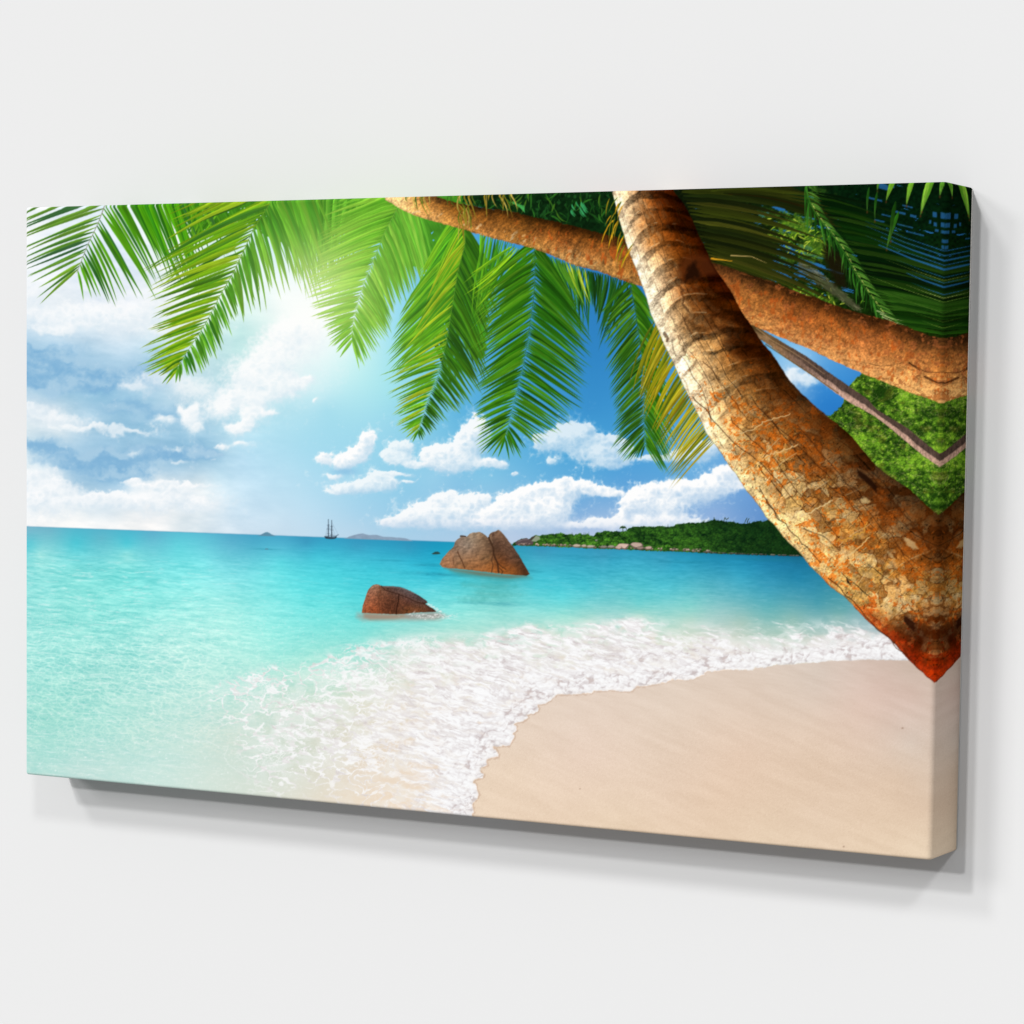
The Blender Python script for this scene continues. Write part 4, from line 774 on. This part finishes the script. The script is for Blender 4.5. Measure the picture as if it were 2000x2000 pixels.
    # olive leaf wisps hanging over it on the left
    for i in range(46):
        bx = rs.uniform(775, 1000); by = 374; L = rs.uniform(14, 62); 
        if i > 30: bx = rs.uniform(895, 925); by = rs.uniform(385, 440); L = rs.uniform(30, 60)
        dx = rs.uniform(-.1, .5)*L
        if i > 30: dx *= .5
        leaflet(bx, by, bx+dx, by+L, rs.uniform(1.6, 3.4), hx(['8a7420', '5a6a18', 'c0a850', '2f5a18', 'a89040'][rs.randint(5)]), .12*rs.randn(), FR+(24 if i > 30 else 23), hx('a0a040'))
    # ---- the big leaning trunk
    lf = """1186,335 1192,355 1197.6,373 1204,396.6 1210.6,425 1219.6,453.5 1226,479 1236.4,505 1246.8,528.6 1254.6,552 1265,580 1272.7,611 1285.6,640 1298.6,671 1316.7,707 1337,754 1355.5,790 1370,819 1383,849 1411.4,885 1424,908 1442,928 1455,952.7 1486,989 1497,1009.6 1517.5,1028 1533,1051 1564,1079.5
 1584.8,1107 1605.5,1126 1623.6,1146.8 1652,1166 1691.5,1209 1722.6,1234.8 1748,1256 1771.7,1284 1787,1300 1826,1334 1870,1376"""
    rt = """1290,318 1303,345 1316,371 1336,393 1354.5,427.6 1367,458.7 1380,482 1388,505 1404,531 1416.6,549 1434.7,575 1445,598.5 1465.7,629.5 1489,665.7 1509.7,689 1527.8,717.5 1543,741 1566.7,766.7 1603,800 1645,833.6 1665.6,851.8 1686,877.6 1712,908.7 1746,934.6 1779.5,955.3 1805,981 1834,1005 1900,1060 1980,1120 2070,1190"""
    Sm, Tm, M, A, B = ribbon(lf, rt, 3600, 900, 2)
    base = field("""1208,385,ecdcc4 1235,385,d4b490 1265,385,8a5a30 1295,385,5a2c10 1325,395,3a1c08 1222,440,f2e6d0 1250,440,b08860 1285,430,7c4e28 1320,440,5c3010 1350,440,4a280e 1232,480,f8ecd8 1270,475,a07448 1310,480,7c4c24 1365,480,4a260c
 1245,510,fbf3e4 1280,505,d4b48c 1320,500,7c4e24 1375,505,3c1c08 1265,560,fdf6e6 1300,550,d0b08c 1335,545,6c3e1a 1390,560,5c2e0c 1285,610,fbf2e0 1320,600,c8a47a 1370,590,9a6c3a 1425,605,6a4018 1310,665,f6ead4 1340,650,c09c70 1370,640,a47c4c 1400,620,8a5c30 1410,650,b88c58 1455,655,5a3414
 1340,720,f4e6d0 1365,700,d8b88c 1400,700,b48c5c 1440,690,744a22 1490,700,5c3818 1370,780,f2e0c4 1400,760,ceac7c 1440,750,a88050 1490,750,865c30 1535,745,563616 1400,830,f0dcb8 1440,810,ccaa74 1490,800,9c7444 1540,800,82582a 1590,815,4a2c12
 1430,880,f0dcb4 1465,870,dcb878 1510,850,b48850 1560,850,8a5a2c 1620,850,5a3a1c 1660,870,3c2812 1470,945,f0dcb0 1510,920,cca868 1560,900,ac7c44 1610,890,8a5428 1680,900,4c2e16 1530,1010,ecd8a8 1570,980,ccaa6c 1620,960,b08448 1680,940,7a4820 1745,960,4a3018
 1590,1090,dcc494 1630,1050,c4a468 1680,1010,a87c44 1730,990,8a5428 1800,1000,40280f 1650,1150,ccac70 1690,1100,c09c5c 1740,1060,a0703a 1790,1050,70401c 1830,1040,4a2a10 1680,1190,b48a50 1730,1150,c09c60 1780,1110,9c6c34 1830,1090,643c18 1700,1215,a85a30 1740,1190,ac8c54 1790,1160,b08c50 1830,1140,845824
 1740,1250,8c3814 1765,1225,6a4424 1800,1200,8a5020 1828,1190,643810 1780,1290,981f06 1800,1260,4c2410 1828,1240,6a3010 1826,1320,a02c08 1812,1300,8a2c0c""", 4)
    sl = box(1180, 340, 1868, 1380)
    c, S, T, x, y, f, bid, n1, n2 = bark(Sm, Tm, M, base, sl, .34, 30, .8, 31, nring=38.)
    low = sst(420, 640, S)
    # broad soft dark bands on the upper bole
    band = fbm(T*1.6+S/300, (S+30*np.sin(np.pi*T)-T*20)/42, 3, 463)
    bd = sst(.52, .66, band)*(1-low)*sst(.12, .5, T)*.42; c = c*(1-bd[..., None]*np.array([.85, 1, 1.1], np.float32))
    # pale scaly patches
    w1, w2, wi = worley(S/20+fbm(x/20, y/20, 2, 471), T*13+fbm(x/22, y/22, 2, 475), 91)
    pale = sst(.46, .30, w1+.35*n2+.2*n1)*(wi > .40)*(.35+.6*low)*sst(.04, .25, T)*sst(1.0, .8, T)*(1-.45*sst(.4, .7, T))
    c = c*(1-pale[..., None]*.62)+(hx('e0c496')*(.50+.62*(1-T))[..., None])*(1+n2*.5)[..., None]*pale[..., None]*.62
    m1, m2, mi = worley(S/34+fbm(x/24, y/24, 3, 541)*1.2, T*8+fbm(x/26, y/26, 3, 545)*1.2, 191)
    cell = np.select([(mi < .36)[..., None], (mi < .50)[..., None], (mi < .57)[..., None]], [hx('744420')*np.ones(3), hx('bc9458')*np.ones(3), hx('ac6024')*np.ones(3)], hx('e2ca9a'))
    cm = (low*.50*sst(.06, .25, T)*sst(.30, .5, fbm(x/34, y/30, 3, 549)+.1))[..., None]
    c = c*(1-cm)+cell*(1.12-.66*T[..., None])*(1+n1*.5+n2*.6)[..., None]*cm
    me = sst(.09, .02, m2-m1)*low*sst(.1, .3, T)*.55; c = c*(1-me[..., None])+hx('44240e')*me[..., None]
    seam = sst(.10, .03, w2-w1)*(.25+.5*low)*sst(.2, .5, T)*.5; c = c*(1-seam[..., None])+hx('5a3214')*seam[..., None]
    # rust brown fields on the shaded half
    ru = sst(.47, .60, fbm(x/26, y/22, 4, 481))*low*sst(.38, .6, T)*sst(1.05, .8, T)*.42
    c = c*(1-ru[..., None])+hx('964c16')*(1+n1*.7+n2*.5)[..., None]*ru[..., None]
    # orange lichen, in flecks elongated along the bark, richest at the sunny edge low down
    reg = field("1330,700,.1 1350,780,.5 1400,780,.7 1380,700,.2 1430,850,.6 1500,870,.9 1560,880,.85 1450,940,.6 1520,930,.8 1600,940,.5 1500,1000,.75 1560,1010,.5 1660,1010,.75 1600,1060,.65 1570,1080,.8 1660,1070,.5 1640,1140,.95 1700,1150,.6 1680,1200,.98 1740,1180,.6 1740,1250,.9 1775,1290,.9 1790,1180,.5 1826,1200,.5 1826,1320,.8 1790,1250,.3 1800,1100,.4 1240,500,0 1300,640,.05 1450,700,.2 1500,780,.35 1600,850,.4 1700,920,.2 1770,1000,.2 1790,1240,.5", 8, 1)[sl]
    fl = fbm(S/7.5, T*34, 4, 491, .6)*.62+fbm(x/22, y/22, 3, 495)*.38
    li = sst(.725-.27*reg, .765-.27*reg, fl+.06*(bid-.5))*sst(.02, .2, reg)
    red = sst(1120, 1240, y-(x-1640)*.2)*sst(.5, .1, T)
    lc = hx('d06c1e')*(1-red[..., None])+hx('8c240a')*red[..., None]
    lc = lc*(1.05-.35*T)[..., None]*(1+n1*.5+n2*.5)[..., None]
    c = c*(1-li[..., None]*.72)+lc*li[..., None]*.72
    le = (sst(.16, .0, T)*.12)[..., None]; c = c*(1-le)+hx('d8b888')*le; sx = sst(.40, .98, T)*(.50-.24*low)*(.75+.5*fbm(x/28, y/22, 3, 521)); c = c*(1-sx[..., None]*np.array([.8, 1, 1.15], np.float32))
    # dark pits and lichen dust
    blkm = (sst(.60, .66, bid)*low*.20*sst(.1, .3, T))[..., None]; c = c*(1-blkm)+hx('a85a1e')*(1.1-.4*T)[..., None]*blkm
    dkb = np.exp(-(((x-1800)/46)**2+((y-1238)/38)**2))*.75*sst(.3, .5, fbm(x/12, y/12, 3, 531)+.1); c = c*(1-dkb[..., None])+hx('2e140a')*dkb[..., None]
    pit = sst(.74, .80, fbm(x/3.2, y/3., 3, 501))*.5*(.3+.7*low); c = c*(1-pit[..., None])
    dust = sst(.62, .74, fbm(x/3., y/3., 3, 505))*(1-T)*.25*low; dust = dust*sst(1260, 1180, y); c = c*(1-dust[..., None])+hx('f4e8c8')*dust[..., None]
    # pale raised rims of leaf scars
    rim = sst(.045, .0, np.abs(f-.93))*sst(.45, .6, fbm(x/14, y/14, 2, 511))*.5*sst(.95, .5, T)*sst(1190, 1120, y); c = c*(1-rim[..., None])+(hx('f0dcb0')*(1.05-.45*T)[..., None])*rim[..., None]
    gold = (low*.16*sst(1, .5, T))[..., None]; c = c*(1-gold)+c*np.array([1.16, 1.04, .82], np.float32)*gold
    c = np.clip(c, 0, 1); mu = .46*(1-.45*T)[..., None]; c = mu+(c-mu)*1.10
    edge = sst(.012, .0, T)*.35; c = c*(1-edge[..., None])
    full = np.zeros((NH, NW, 3), np.float32); full[sl] = np.clip(c, 0, 1)
    poly(np.vstack([A[::36], B[::-36]]).astype(np.float32), full, TR1, soft=.8, rough=1.2, rs=7)
    # the knot hole and a few long splits
    poly("1331,541 1328,525 1331,510 1340,500 1356,496 1372,496 1386,502 1398,520 1402,534 1388,536 1372,540 1352,548 1336,552", '54260c', None, soft=6, op=.75)
    poly("1340,538 1346,520 1355,511 1360,508 1364,522 1371,532 1366,540 1350,546 1340,550", '1e0c04', None, soft=4, rough=4, rs=7, op=.9)
    for P_, w, o in (("1332,560 1337,580 1338,596 1346,608", 4, .55), ("1300,650 1304,657 1307,662", 5, .7), ("1375,705 1396,725 1412,750 1440,790 1470,830", 1.6, .75), ("1356,775 1380,800 1410,840 1440,870 1490,905 1530,950 1575,1000", 1.8, .8),
                     ("1430,815 1460,850 1510,890 1540,935 1560,960 1600,1000 1640,1050", 1.6, .7), ("1490,800 1540,850 1590,900 1640,950 1695,1036", 1.8, .75), ("1560,830 1610,890 1660,950 1720,1030 1790,1100", 1.6, .7), ("1500,975 1520,1010 1560,1050 1605,1098", 2, .8),
                     ("1620,1130 1660,1165 1700,1215 1750,1260 1790,1300", 2, .75), ("1680,900 1730,960 1790,1030 1840,1100", 2.2, .6), ("1740,1040 1770,1090 1820,1140", 1.6, .6), ("1325,655 1340,690 1352,706", 1.4, .6), ("1335,610 1340,630 1352,650", 1.4, .5)):
        P2 = smooth(resample(pts(P_), 30), 1); P2[1:-1] += smooth(rs.randn(28, 2)*2.0, 1); line(P2.astype(np.float32), w*1.15, '3a1c0a', o*.85, .3)
    poly("1676,916 1690,925 1706,938 1716,950 1714,963 1704,952 1690,938 1678,928", '1f0d05', None, soft=2, rough=1.5, rs=5, op=.9)
    poly("1768,1200 1776,1206 1788,1216 1792,1224 1786,1232 1776,1228 1768,1214", '2a1006', None, soft=2, rough=4, rs=6, op=.9)
    poly("1655,1127 1660,1134 1664,1144 1656,1138", '1e0c04', None, soft=1.2, op=.9)
    poly("1768,1052 1776,1050 1788,1060 1796,1072 1786,1074 1774,1066", 'e0cc98', None, soft=2, rough=3, rs=5, op=.55)
    poly("1733,1075 1742,1080 1752,1090 1750,1094 1740,1088", 'e0cc98', None, soft=2, rough=3, rs=5, op=.5)
    poly("1683,975 1694,972 1703,980 1696,984 1686,982", 'cdb078', None, soft=1.5, rough=1, rs=3, op=.7)
    for P_, w, cc in (("1565,1010 1600,992 1628,978", 2.2, 'f0d8a0'), ("1632,1110 1650,1090 1680,1070 1700,1050", 2.4, 'e8c888'), ("1482,905 1500,890 1530,880 1560,868", 2.2, 'ecc88c'), ("1636,1058 1660,1052 1690,1038 1696,1020", 2.6, 'e0a040'), ("1440,848 1470,840 1500,822 1545,808", 1.8, 'e8c890'), ("1450,925 1480,900 1510,890", 2.2, 'e08a30')):
        P2 = smooth(resample(pts(P_), 26), 1); P2[1:-1] += rs.randn(24, 2)*1.3; line(P2.astype(np.float32), w, cc, .7)
    # yellow leaf tips crossing its sunny edge
    for i in range(26):
        bx = 1190+rs.rand()*30; by = 372+rs.rand()*80; L = rs.uniform(20, 50); 
        xe = bx-4-rs.rand()*16; ye = by+L
        if i > 15: bx = rs.uniform(1218, 1240); by = rs.uniform(455, 500); xe = bx-rs.uniform(6, 22); ye = by+rs.uniform(24, 56)
        if xe > np.interp(ye, A[:, 1], A[:, 0])+6: continue
        leaflet(bx, by, xe, ye, rs.uniform(1.8, 3.2), hx(['c89418', '8a7a18', 'e0a820', '5a6a18'][rs.randint(4)]), .06, FR+25, hx('e0b030'))

def paint_art():
    paint_sky(); paint_sea(); paint_beach_and_surf(); paint_far_things(); paint_boulders()
    paint_hill(); paint_canopy(); paint_canopy_leaves(); paint_fronds(); paint_trunks()
    # the veil of sun glare that is part of the printed picture
    x, y = XX, YY
    r = np.hypot((x-622)/1.0, (y-560)/1.0)
    g = np.exp(-(r/92)**2)*.55+np.exp(-(r/220)**2)*.15
    t = hx('fdfffa')
    frd = (CLS >= FR)
    tint = np.where(frd[..., None], hx('ecfcb4'), t)
    g = g*np.where(frd, .85, 1.)
    yg = (np.exp(-(np.hypot(x-650, y-540)/190)**2)*.38*frd)[..., None]; IMG[:] = IMG*(1-yg)+(IMG*.55+hx('a4d42c')*.45)*yg
    IMG[:] = IMG+(tint-IMG)*g[..., None]
    np.clip(IMG, 0, 1, out=IMG)
#ART-END
paint_art()

# =====================================================================
#  PART 2 - the stretched canvas, the wall, lamps and camera
# =====================================================================
SC = 0.6                                    # canvas height in metres
CW, CD, RR = 1.71168, 0.1075, 0.0085        # width, depth, fold radius (in canvas heights)
HM = [858.7198145653393, -0.7482153112974537, 50.01473817229339, -63.03864720744779, -1113.224978609649, 1512.4001296889724, -0.09594859496801456, -0.014383137439658704]                                 # print position (u right, v up) -> drawing sheet
def sheet_xy(u, v):
    w = HM[6]*u+HM[7]*v+1
    return (HM[0]*u+HM[1]*v+HM[2])/w, (HM[3]*u+HM[4]*v+HM[5])/w

scene = bpy.context.scene
col = scene.collection
def new_obj(name, verts, faces, mat, parent=None, colors=None):
    me = bpy.data.meshes.new(name)
    verts = np.ascontiguousarray(verts, np.float32); faces = np.ascontiguousarray(faces, np.int32)
    nf = len(faces)
    me.vertices.add(len(verts)); me.vertices.foreach_set('co', verts.ravel())
    me.loops.add(nf*4); me.loops.foreach_set('vertex_index', faces.ravel())
    me.polygons.add(nf); me.polygons.foreach_set('loop_start', np.arange(0, nf*4, 4, dtype=np.int32))
    me.polygons.foreach_set('loop_total', np.full(nf, 4, np.int32))
    me.update(calc_edges=True)
    if colors is not None:
        at = me.color_attributes.new('ink', 'FLOAT_COLOR', 'POINT')
        c4 = np.ones((len(verts), 4), np.float32); c4[:, :3] = colors
        at.data.foreach_set('color', c4.ravel())
    me.materials.append(mat)
    o = bpy.data.objects.new(name, me); col.objects.link(o)
    if parent: o.parent = parent
    return o

def ink_material():
    m = bpy.data.materials.new('printed_canvas'); m.use_nodes = True; nt = m.node_tree; N = nt.nodes; Lk = nt.links
    b = N['Principled BSDF']; b.inputs['Roughness'].default_value = .85; b.inputs['Specular IOR Level'].default_value = .0
    a = N.new('ShaderNodeVertexColor'); a.layer_name = 'ink'
    g = N.new('ShaderNodeMix'); g.data_type = 'RGBA'; g.blend_type = 'MULTIPLY'; g.inputs[0].default_value = 1
    g.inputs[7].default_value = (.8, .8, .8, 1)
    Lk.new(a.outputs['Color'], g.inputs[6])
    tc = N.new('ShaderNodeTexCoord'); w1 = N.new('ShaderNodeTexWave'); w2 = N.new('ShaderNodeTexWave')
    for w, d in ((w1, 'X'), (w2, 'Z')):
        w.bands_direction = d; w.inputs['Scale'].default_value = 260; w.inputs['Distortion'].default_value = .6
        Lk.new(tc.outputs['Object'], w.inputs['Vector'])
    mx = N.new('ShaderNodeMath'); mx.operation = 'ADD'; Lk.new(w1.outputs['Fac'], mx.inputs[0]); Lk.new(w2.outputs['Fac'], mx.inputs[1])
    bp = N.new('ShaderNodeBump'); bp.inputs['Strength'].default_value = .05; bp.inputs['Distance'].default_value = .0004
    Lk.new(mx.outputs[0], bp.inputs['Height']); Lk.new(bp.outputs['Normal'], b.inputs['Normal'])
    Lk.new(g.outputs[2], b.inputs['Base Color'])
    return m
def plain(name, c, rough=.8, noise=0.):
    m = bpy.data.materials.new(name); m.use_nodes = True; nt = m.node_tree; N = nt.nodes
    b = N['Principled BSDF']; b.inputs['Roughness'].default_value = rough; b.inputs['Specular IOR Level'].default_value = .0
    b.inputs['Base Color'].default_value = (*c, 1)
    if noise:
        t = N.new('ShaderNodeTexNoise'); t.inputs['Scale'].default_value = 60; r = N.new('ShaderNodeMix'); r.data_type = 'RGBA'
        r.inputs[6].default_value = (*[v*(1-noise) for v in c], 1); r.inputs[7].default_value = (*[v*(1+noise) for v in c], 1)
        nt.links.new(t.outputs['Fac'], r.inputs[0]); nt.links.new(r.outputs[2], b.inputs['Base Color'])
    return m
INK = ink_material()
RAW = plain('raw_canvas_edge', (.62, .60, .56), .9, .03)
WOOD = plain('pine_wood', (.52, .36, .20), .7, .2)
WALL = plain('white_wall', (.683, .683, .683), .9)

# unrolled profile across the width: flat front, quarter-round folds, side walls
ST = .00118
arc = RR*math.pi/2
def profile(n_front, n_side):
    """positions (x, y), normals and print coordinate across the width, left back edge to right back edge"""
    pu = []; xy = []; nn = []
    Ls = CD-RR; RL = .0045
    for i in range(n_side): t = i/n_side; pu.append(-arc/2-Ls*(1-t)); xy.append((0, RL+(CD-RL)*(1-t))); nn.append((-1, 0))
    for i in range(8): a = math.pi/2*i/8; pu.append(-arc/2+arc*i/8); xy.append((RL-RL*math.cos(a), RL-RL*math.sin(a))); nn.append((-math.cos(a), -math.sin(a)))
    for i in range(n_front+1): t = i/n_front; pu.append(arc/2+(CW-arc)*t); xy.append((RL+(CW-RL-RR)*t, 0)); nn.append((0, -1))
    for i in range(1, 9): a = math.pi/2*i/8; pu.append(CW-arc/2+arc*i/8); xy.append((CW-RR+RR*math.sin(a), RR-RR*math.cos(a))); nn.append((math.sin(a), -math.cos(a)))
    for i in range(1, n_side+1): t = i/n_side; pu.append(CW+arc/2+Ls*t); xy.append((CW, RR+Ls*t)); nn.append((1, 0))
    return np.array(pu), np.array(xy), np.array(nn)
NS = int(CD/ST)
PU, PXY, PN = profile(int(CW/ST), NS)
# profile down the height (rounded at top and bottom)
va = np.linspace(0, math.pi/2, 7)[:-1]
RZ = .0045
fl = np.linspace(RZ, 1-RZ, int((1-2*RZ)/ST)+1)
Z = np.r_[RZ-RZ*np.cos(va), fl, 1-RZ+RZ*np.sin(np.linspace(0, math.pi/2, 7)[1:])]
IN = np.r_[RZ-RZ*np.sin(va), np.zeros(len(fl)), RZ-RZ*np.cos(np.linspace(0, math.pi/2, 7)[1:])]
az = RZ*math.pi/4
PV = np.r_[az*va/(math.pi/2), np.linspace(az, 1-az, len(fl)), 1-az+az*np.linspace(0, 1, 7)[1:]]
nz, nx = len(Z), len(PU)
VX = PXY[None, :, 0]-PN[None, :, 0]*IN[:, None]
VY = PXY[None, :, 1]-PN[None, :, 1]*IN[:, None]
VZ = np.repeat(Z[:, None], nx, 1)
def ink_at(pu, pv):
    pu = np.where(pu > CW, CW-(pu-CW)*.40, np.where(pu < 0, -pu*.40, pu)); pv = np.where(pv > 1, 2-pv, np.abs(pv))   # mirrored wrap
    sx, sy = sheet_xy(pu, pv)
    sx = np.clip(sx-X0, 0, NW-1.01); sy = np.clip(sy-Y0, 0, NH-1.01)
    ix = sx.astype(int); iy = sy.astype(int); fx = (sx-ix)[..., None]; fy = (sy-iy)[..., None]
    c = (IMG[iy, ix]*(1-fx)+IMG[iy, ix+1]*fx)*(1-fy)+(IMG[iy+1, ix]*(1-fx)+IMG[iy+1, ix+1]*fx)*fy
    k = CLS[np.round(sy).astype(int), np.round(sx).astype(int)]
    c = np.where(c <= .04045, c/12.92, ((c+.055)/1.055)**2.4)
    return c.astype(np.float32), k
GU, GV = np.meshgrid(PU, PV)
INKC, KL = ink_at(GU, GV)
verts = np.stack([VX, VY, VZ], -1).reshape(-1, 3)*SC
cols = INKC.reshape(-1, 3)
gi = np.arange(nz*nx, dtype=np.int32).reshape(nz, nx)
quads = np.stack([gi[:-1, :-1], gi[:-1, 1:], gi[1:, 1:], gi[1:, :-1]], -1)
qk = KL[:-1, :-1].copy()
# tidy the map of motifs: majority vote in a small window removes stray cells
def vote(k):
    for _ in range(2):
        p = np.pad(k, 1, mode='edge'); H_, W_ = k.shape
        nb = [p[a:a+H_, b:b+W_] for a in range(3) for b in range(3) if (a, b) != (1, 1)]
        same = sum((n == k) for n in nb)
        cand = nb[3]; best = sum((n == cand) for n in nb)
        for c_ in (nb[1], nb[4], nb[6]):
            s_ = sum((n == c_) for n in nb); up = s_ > best; cand = np.where(up, c_, cand); best = np.where(up, s_, best)
        k = np.where((same <= 2) & (best > same), cand, k)
    return k
qk = vote(qk)
cidx = np.arange(nx-1)
side_r = PU[:-1] >= CW+arc/2-1e-6; side_l = PU[1:] <= -arc/2+1e-6
qk[:, side_r] = 900; qk[:, side_l] = 901

root = bpy.data.objects.new('canvas_print', None); col.objects.link(root)
root['label'] = 'gallery-wrapped canvas print of a tropical beach with leaning palms, hung on the white wall'
root['category'] = 'canvas print'
def part(name, keys, parent, label=None):
    m = np.isin(qk, keys)
    q = quads[m]
    if len(q) == 0: return None
    used, inv = np.unique(q.ravel(), return_inverse=True)
    o = new_obj(name, verts[used], inv.reshape(-1, 4), INK, parent, cols[used])
    if label: o['label'] = label
    return o
face = part('printed_sky', [SKY], root, 'printed blue sky with white clouds and sun glare')
part('printed_sea', [SEA], root, 'printed turquoise sea')
part('printed_surf', [SURF], root, 'printed white foam of the breaking wave')
part('printed_beach', [BEACH], root, 'printed pale smooth sand')
part('printed_island', [ISLE1], root, 'small printed island left of the ship')
part('printed_island', [ISLE2], root, 'long low printed island right of the ship')
part('printed_headland', [HEAD], root, 'printed green wooded headland with rocks along its foot')
part('printed_boulder', [BOULD1], root, 'larger printed brown boulder with a cleft, further out')
part('printed_boulder', [BOULD2], root, 'smaller printed reddish boulder nearer the surf')
part('printed_boulder', [BOULD1+100], root, 'tiny dark printed rock left of the large boulder')
part('printed_ship', [SHIP], root, 'tiny printed two-masted sailing ship on the horizon')
part('printed_hillside', [HILL], root, 'printed bright green hillside behind the trunks')
part('printed_foliage', [CANOPY], root, 'printed dark green foliage in the upper right')
part('printed_palm_trunk', [TR1], root, 'thick printed palm trunk leaning across the right side, orange lichen')
part('printed_palm_trunk', [TR2], root, 'long printed palm trunk crossing behind the thick one')
part('printed_palm_trunk', [TR3], root, 'slender grey pink printed trunk')
for kx in sorted(int(v) for v in np.unique(qk) if FR <= v < 100):
    part('printed_leaf_tips' if kx >= FR+22 else ('printed_leaves' if kx <= FR+4 else 'printed_palm_frond'), [kx], root)
part('right_side_edge', [900], root, 'right side of the canvas with the picture mirrored round the fold')
part('left_side_edge', [901], root)

# top and bottom edges: mirrored print folded back over the stretcher
def cap(name, z, sgn):
    k = np.linspace(0, nx-1, 420).astype(int)
    front = np.stack([PXY[k, 0]-PN[k, 0]*RZ, PXY[k, 1]-PN[k, 1]*RZ], 1)
    sel = (PXY[k, 1] <= RR+1e-6); front = front[sel]; pu = PU[k][sel]
    nd = 16; d = np.linspace(0, 1, nd)
    X = np.repeat(front[None, :, 0], nd, 0); Y = front[None, :, 1]+(CD-front[None, :, 1])*d[:, None]
    V = np.stack([X, Y, np.full_like(X, z)], -1).reshape(-1, 3)*SC
    P_ = np.repeat(pu[None], nd, 0); Q_ = (0-Y) if sgn < 0 else (1+Y)
    c, _ = ink_at(P_, Q_)
    g = np.arange(nd*X.shape[1]).reshape(nd, -1)
    q = np.stack([g[:-1, :-1], g[1:, :-1], g[1:, 1:], g[:-1, 1:]], -1).reshape(-1, 4)
    if sgn < 0: q = q[:, ::-1]
    return new_obj(name, V, q, INK, root, c.reshape(-1, 3))
cap('bottom_edge', 0.0, -1); cap('top_edge', 1.0, 1)

def boxes(name, bs, mat, parent, bevel=0):
    V = []; F = []
    for (x0, y0, z0, x1, y1, z1) in bs:
        n = len(V)
        V += [(x0, y0, z0), (x1, y0, z0), (x1, y1, z0), (x0, y1, z0), (x0, y0, z1), (x1, y0, z1), (x1, y1, z1), (x0, y1, z1)]
        F += [(n, n+3, n+2, n+1), (n+4, n+5, n+6, n+7), (n, n+1, n+5, n+4), (n+1, n+2, n+6, n+5), (n+2, n+3, n+7, n+6), (n+3, n, n+4, n+7)]
    o = new_obj(name, np.array(V)*SC, np.array(F), mat, parent)
    if bevel:
        b = o.modifiers.new('bevel', 'BEVEL'); b.width = bevel; b.segments = 2
    return o
# unprinted selvedge of the cloth: thin pale line round the back edge
e = .0012
boxes('canvas_selvedge', [(CW-.004, CD-e*2, .004, CW+.0007, CD, .996)], RAW, root)
boxes('canvas_selvedge', [(-.0007, CD-e*2, .004, .004, CD, .996)], RAW, root)
# wooden stretcher bars inside the back
bw = .07; y0, y1 = RR+.012, CD-.003; g = .006
boxes('stretcher_bar', [(g, y0, g, CW-g, y1, bw)], WOOD, root, .002)
boxes('stretcher_bar', [(g, y0, 1-bw, CW-g, y1, 1-g)], WOOD, root, .002)
boxes('stretcher_bar', [(g, y0, bw+.001, bw, y1, 1-bw-.001)], WOOD, root, .002)
boxes('stretcher_bar', [(CW-bw, y0, bw+.001, CW-g, y1, 1-bw-.001)], WOOD, root, .002)

# the wall behind
wv = np.array([(-9, CD+.0008, -8), (11, CD+.0008, -8), (11, CD+.0008, 9), (-9, CD+.0008, 9)])
wall = new_obj('wall', wv*SC, np.array([[0, 1, 2, 3]]), WALL); wall['kind'] = 'structure'

# ---------------------------------------------------------------- light
E_TOT = 1.25                                # albedo .8 prints as full white
def lamp(name, tx, tz, frac, ang):
    d = Vector((tx, 1, tz)).normalized()
    L = bpy.data.lights.new(name, 'SUN'); L.energy = frac*E_TOT*math.pi/d.y; L.angle = math.radians(ang)
    o = bpy.data.objects.new(name, L); o.rotation_euler = d.to_track_quat('-Z', 'Y').to_euler(); col.objects.link(o)
    o.location = Vector((.5, -2, 1))
LAMPS = [('studio_lamp', .14, -.34, .20, 2.5), ('studio_lamp', .27, -.62, .19, 4.), ('studio_lamp', .57, -.92, .12, 8.), ('studio_lamp', .74, -.46, .11, 12.), ('studio_lamp', -.68, -.92, .11, 6.)]
AMB = .27
for l in LAMPS: lamp(*l)
w = bpy.data.worlds.new('World'); scene.world = w; w.use_nodes = True
bg = w.node_tree.nodes['Background']; bg.inputs['Color'].default_value = (1, 1, 1, 1); bg.inputs['Strength'].default_value = AMB*E_TOT

# ---------------------------------------------------------------- camera
cam = bpy.data.cameras.new('camera'); co = bpy.data.objects.new('camera', cam); col.objects.link(co)
RM = [[0.8829471688684177, -0.46724338025943396, -0.045693769717369305], [0.46924672570817594, 0.8813499589887269, 0.0550432575591708], [0.014553604344006167, -0.07004194025230394, 0.997437877366952]]
M = Matrix(((RM[0][0], RM[0][2], -RM[0][1], 3.15657*SC), (RM[1][0], RM[1][2], -RM[1][1], -3.79964*SC), (RM[2][0], RM[2][2], -RM[2][1], .65713*SC), (0, 0, 0, 1)))
co.matrix_world = M
cam.sensor_width = 36; cam.lens = 5352.135/2000*36; cam.shift_x = -.16411/2; cam.shift_y = .18041/2
cam.clip_start = .01; cam.clip_end = 100
scene.camera = co
scene.view_settings.view_transform = 'Standard'; scene.view_settings.look = 'None'
scene.view_settings.exposure = 0; scene.view_settings.gamma = 1; scene.view_settings.use_curve_mapping = False
scene.cycles.diffuse_bounces = 1
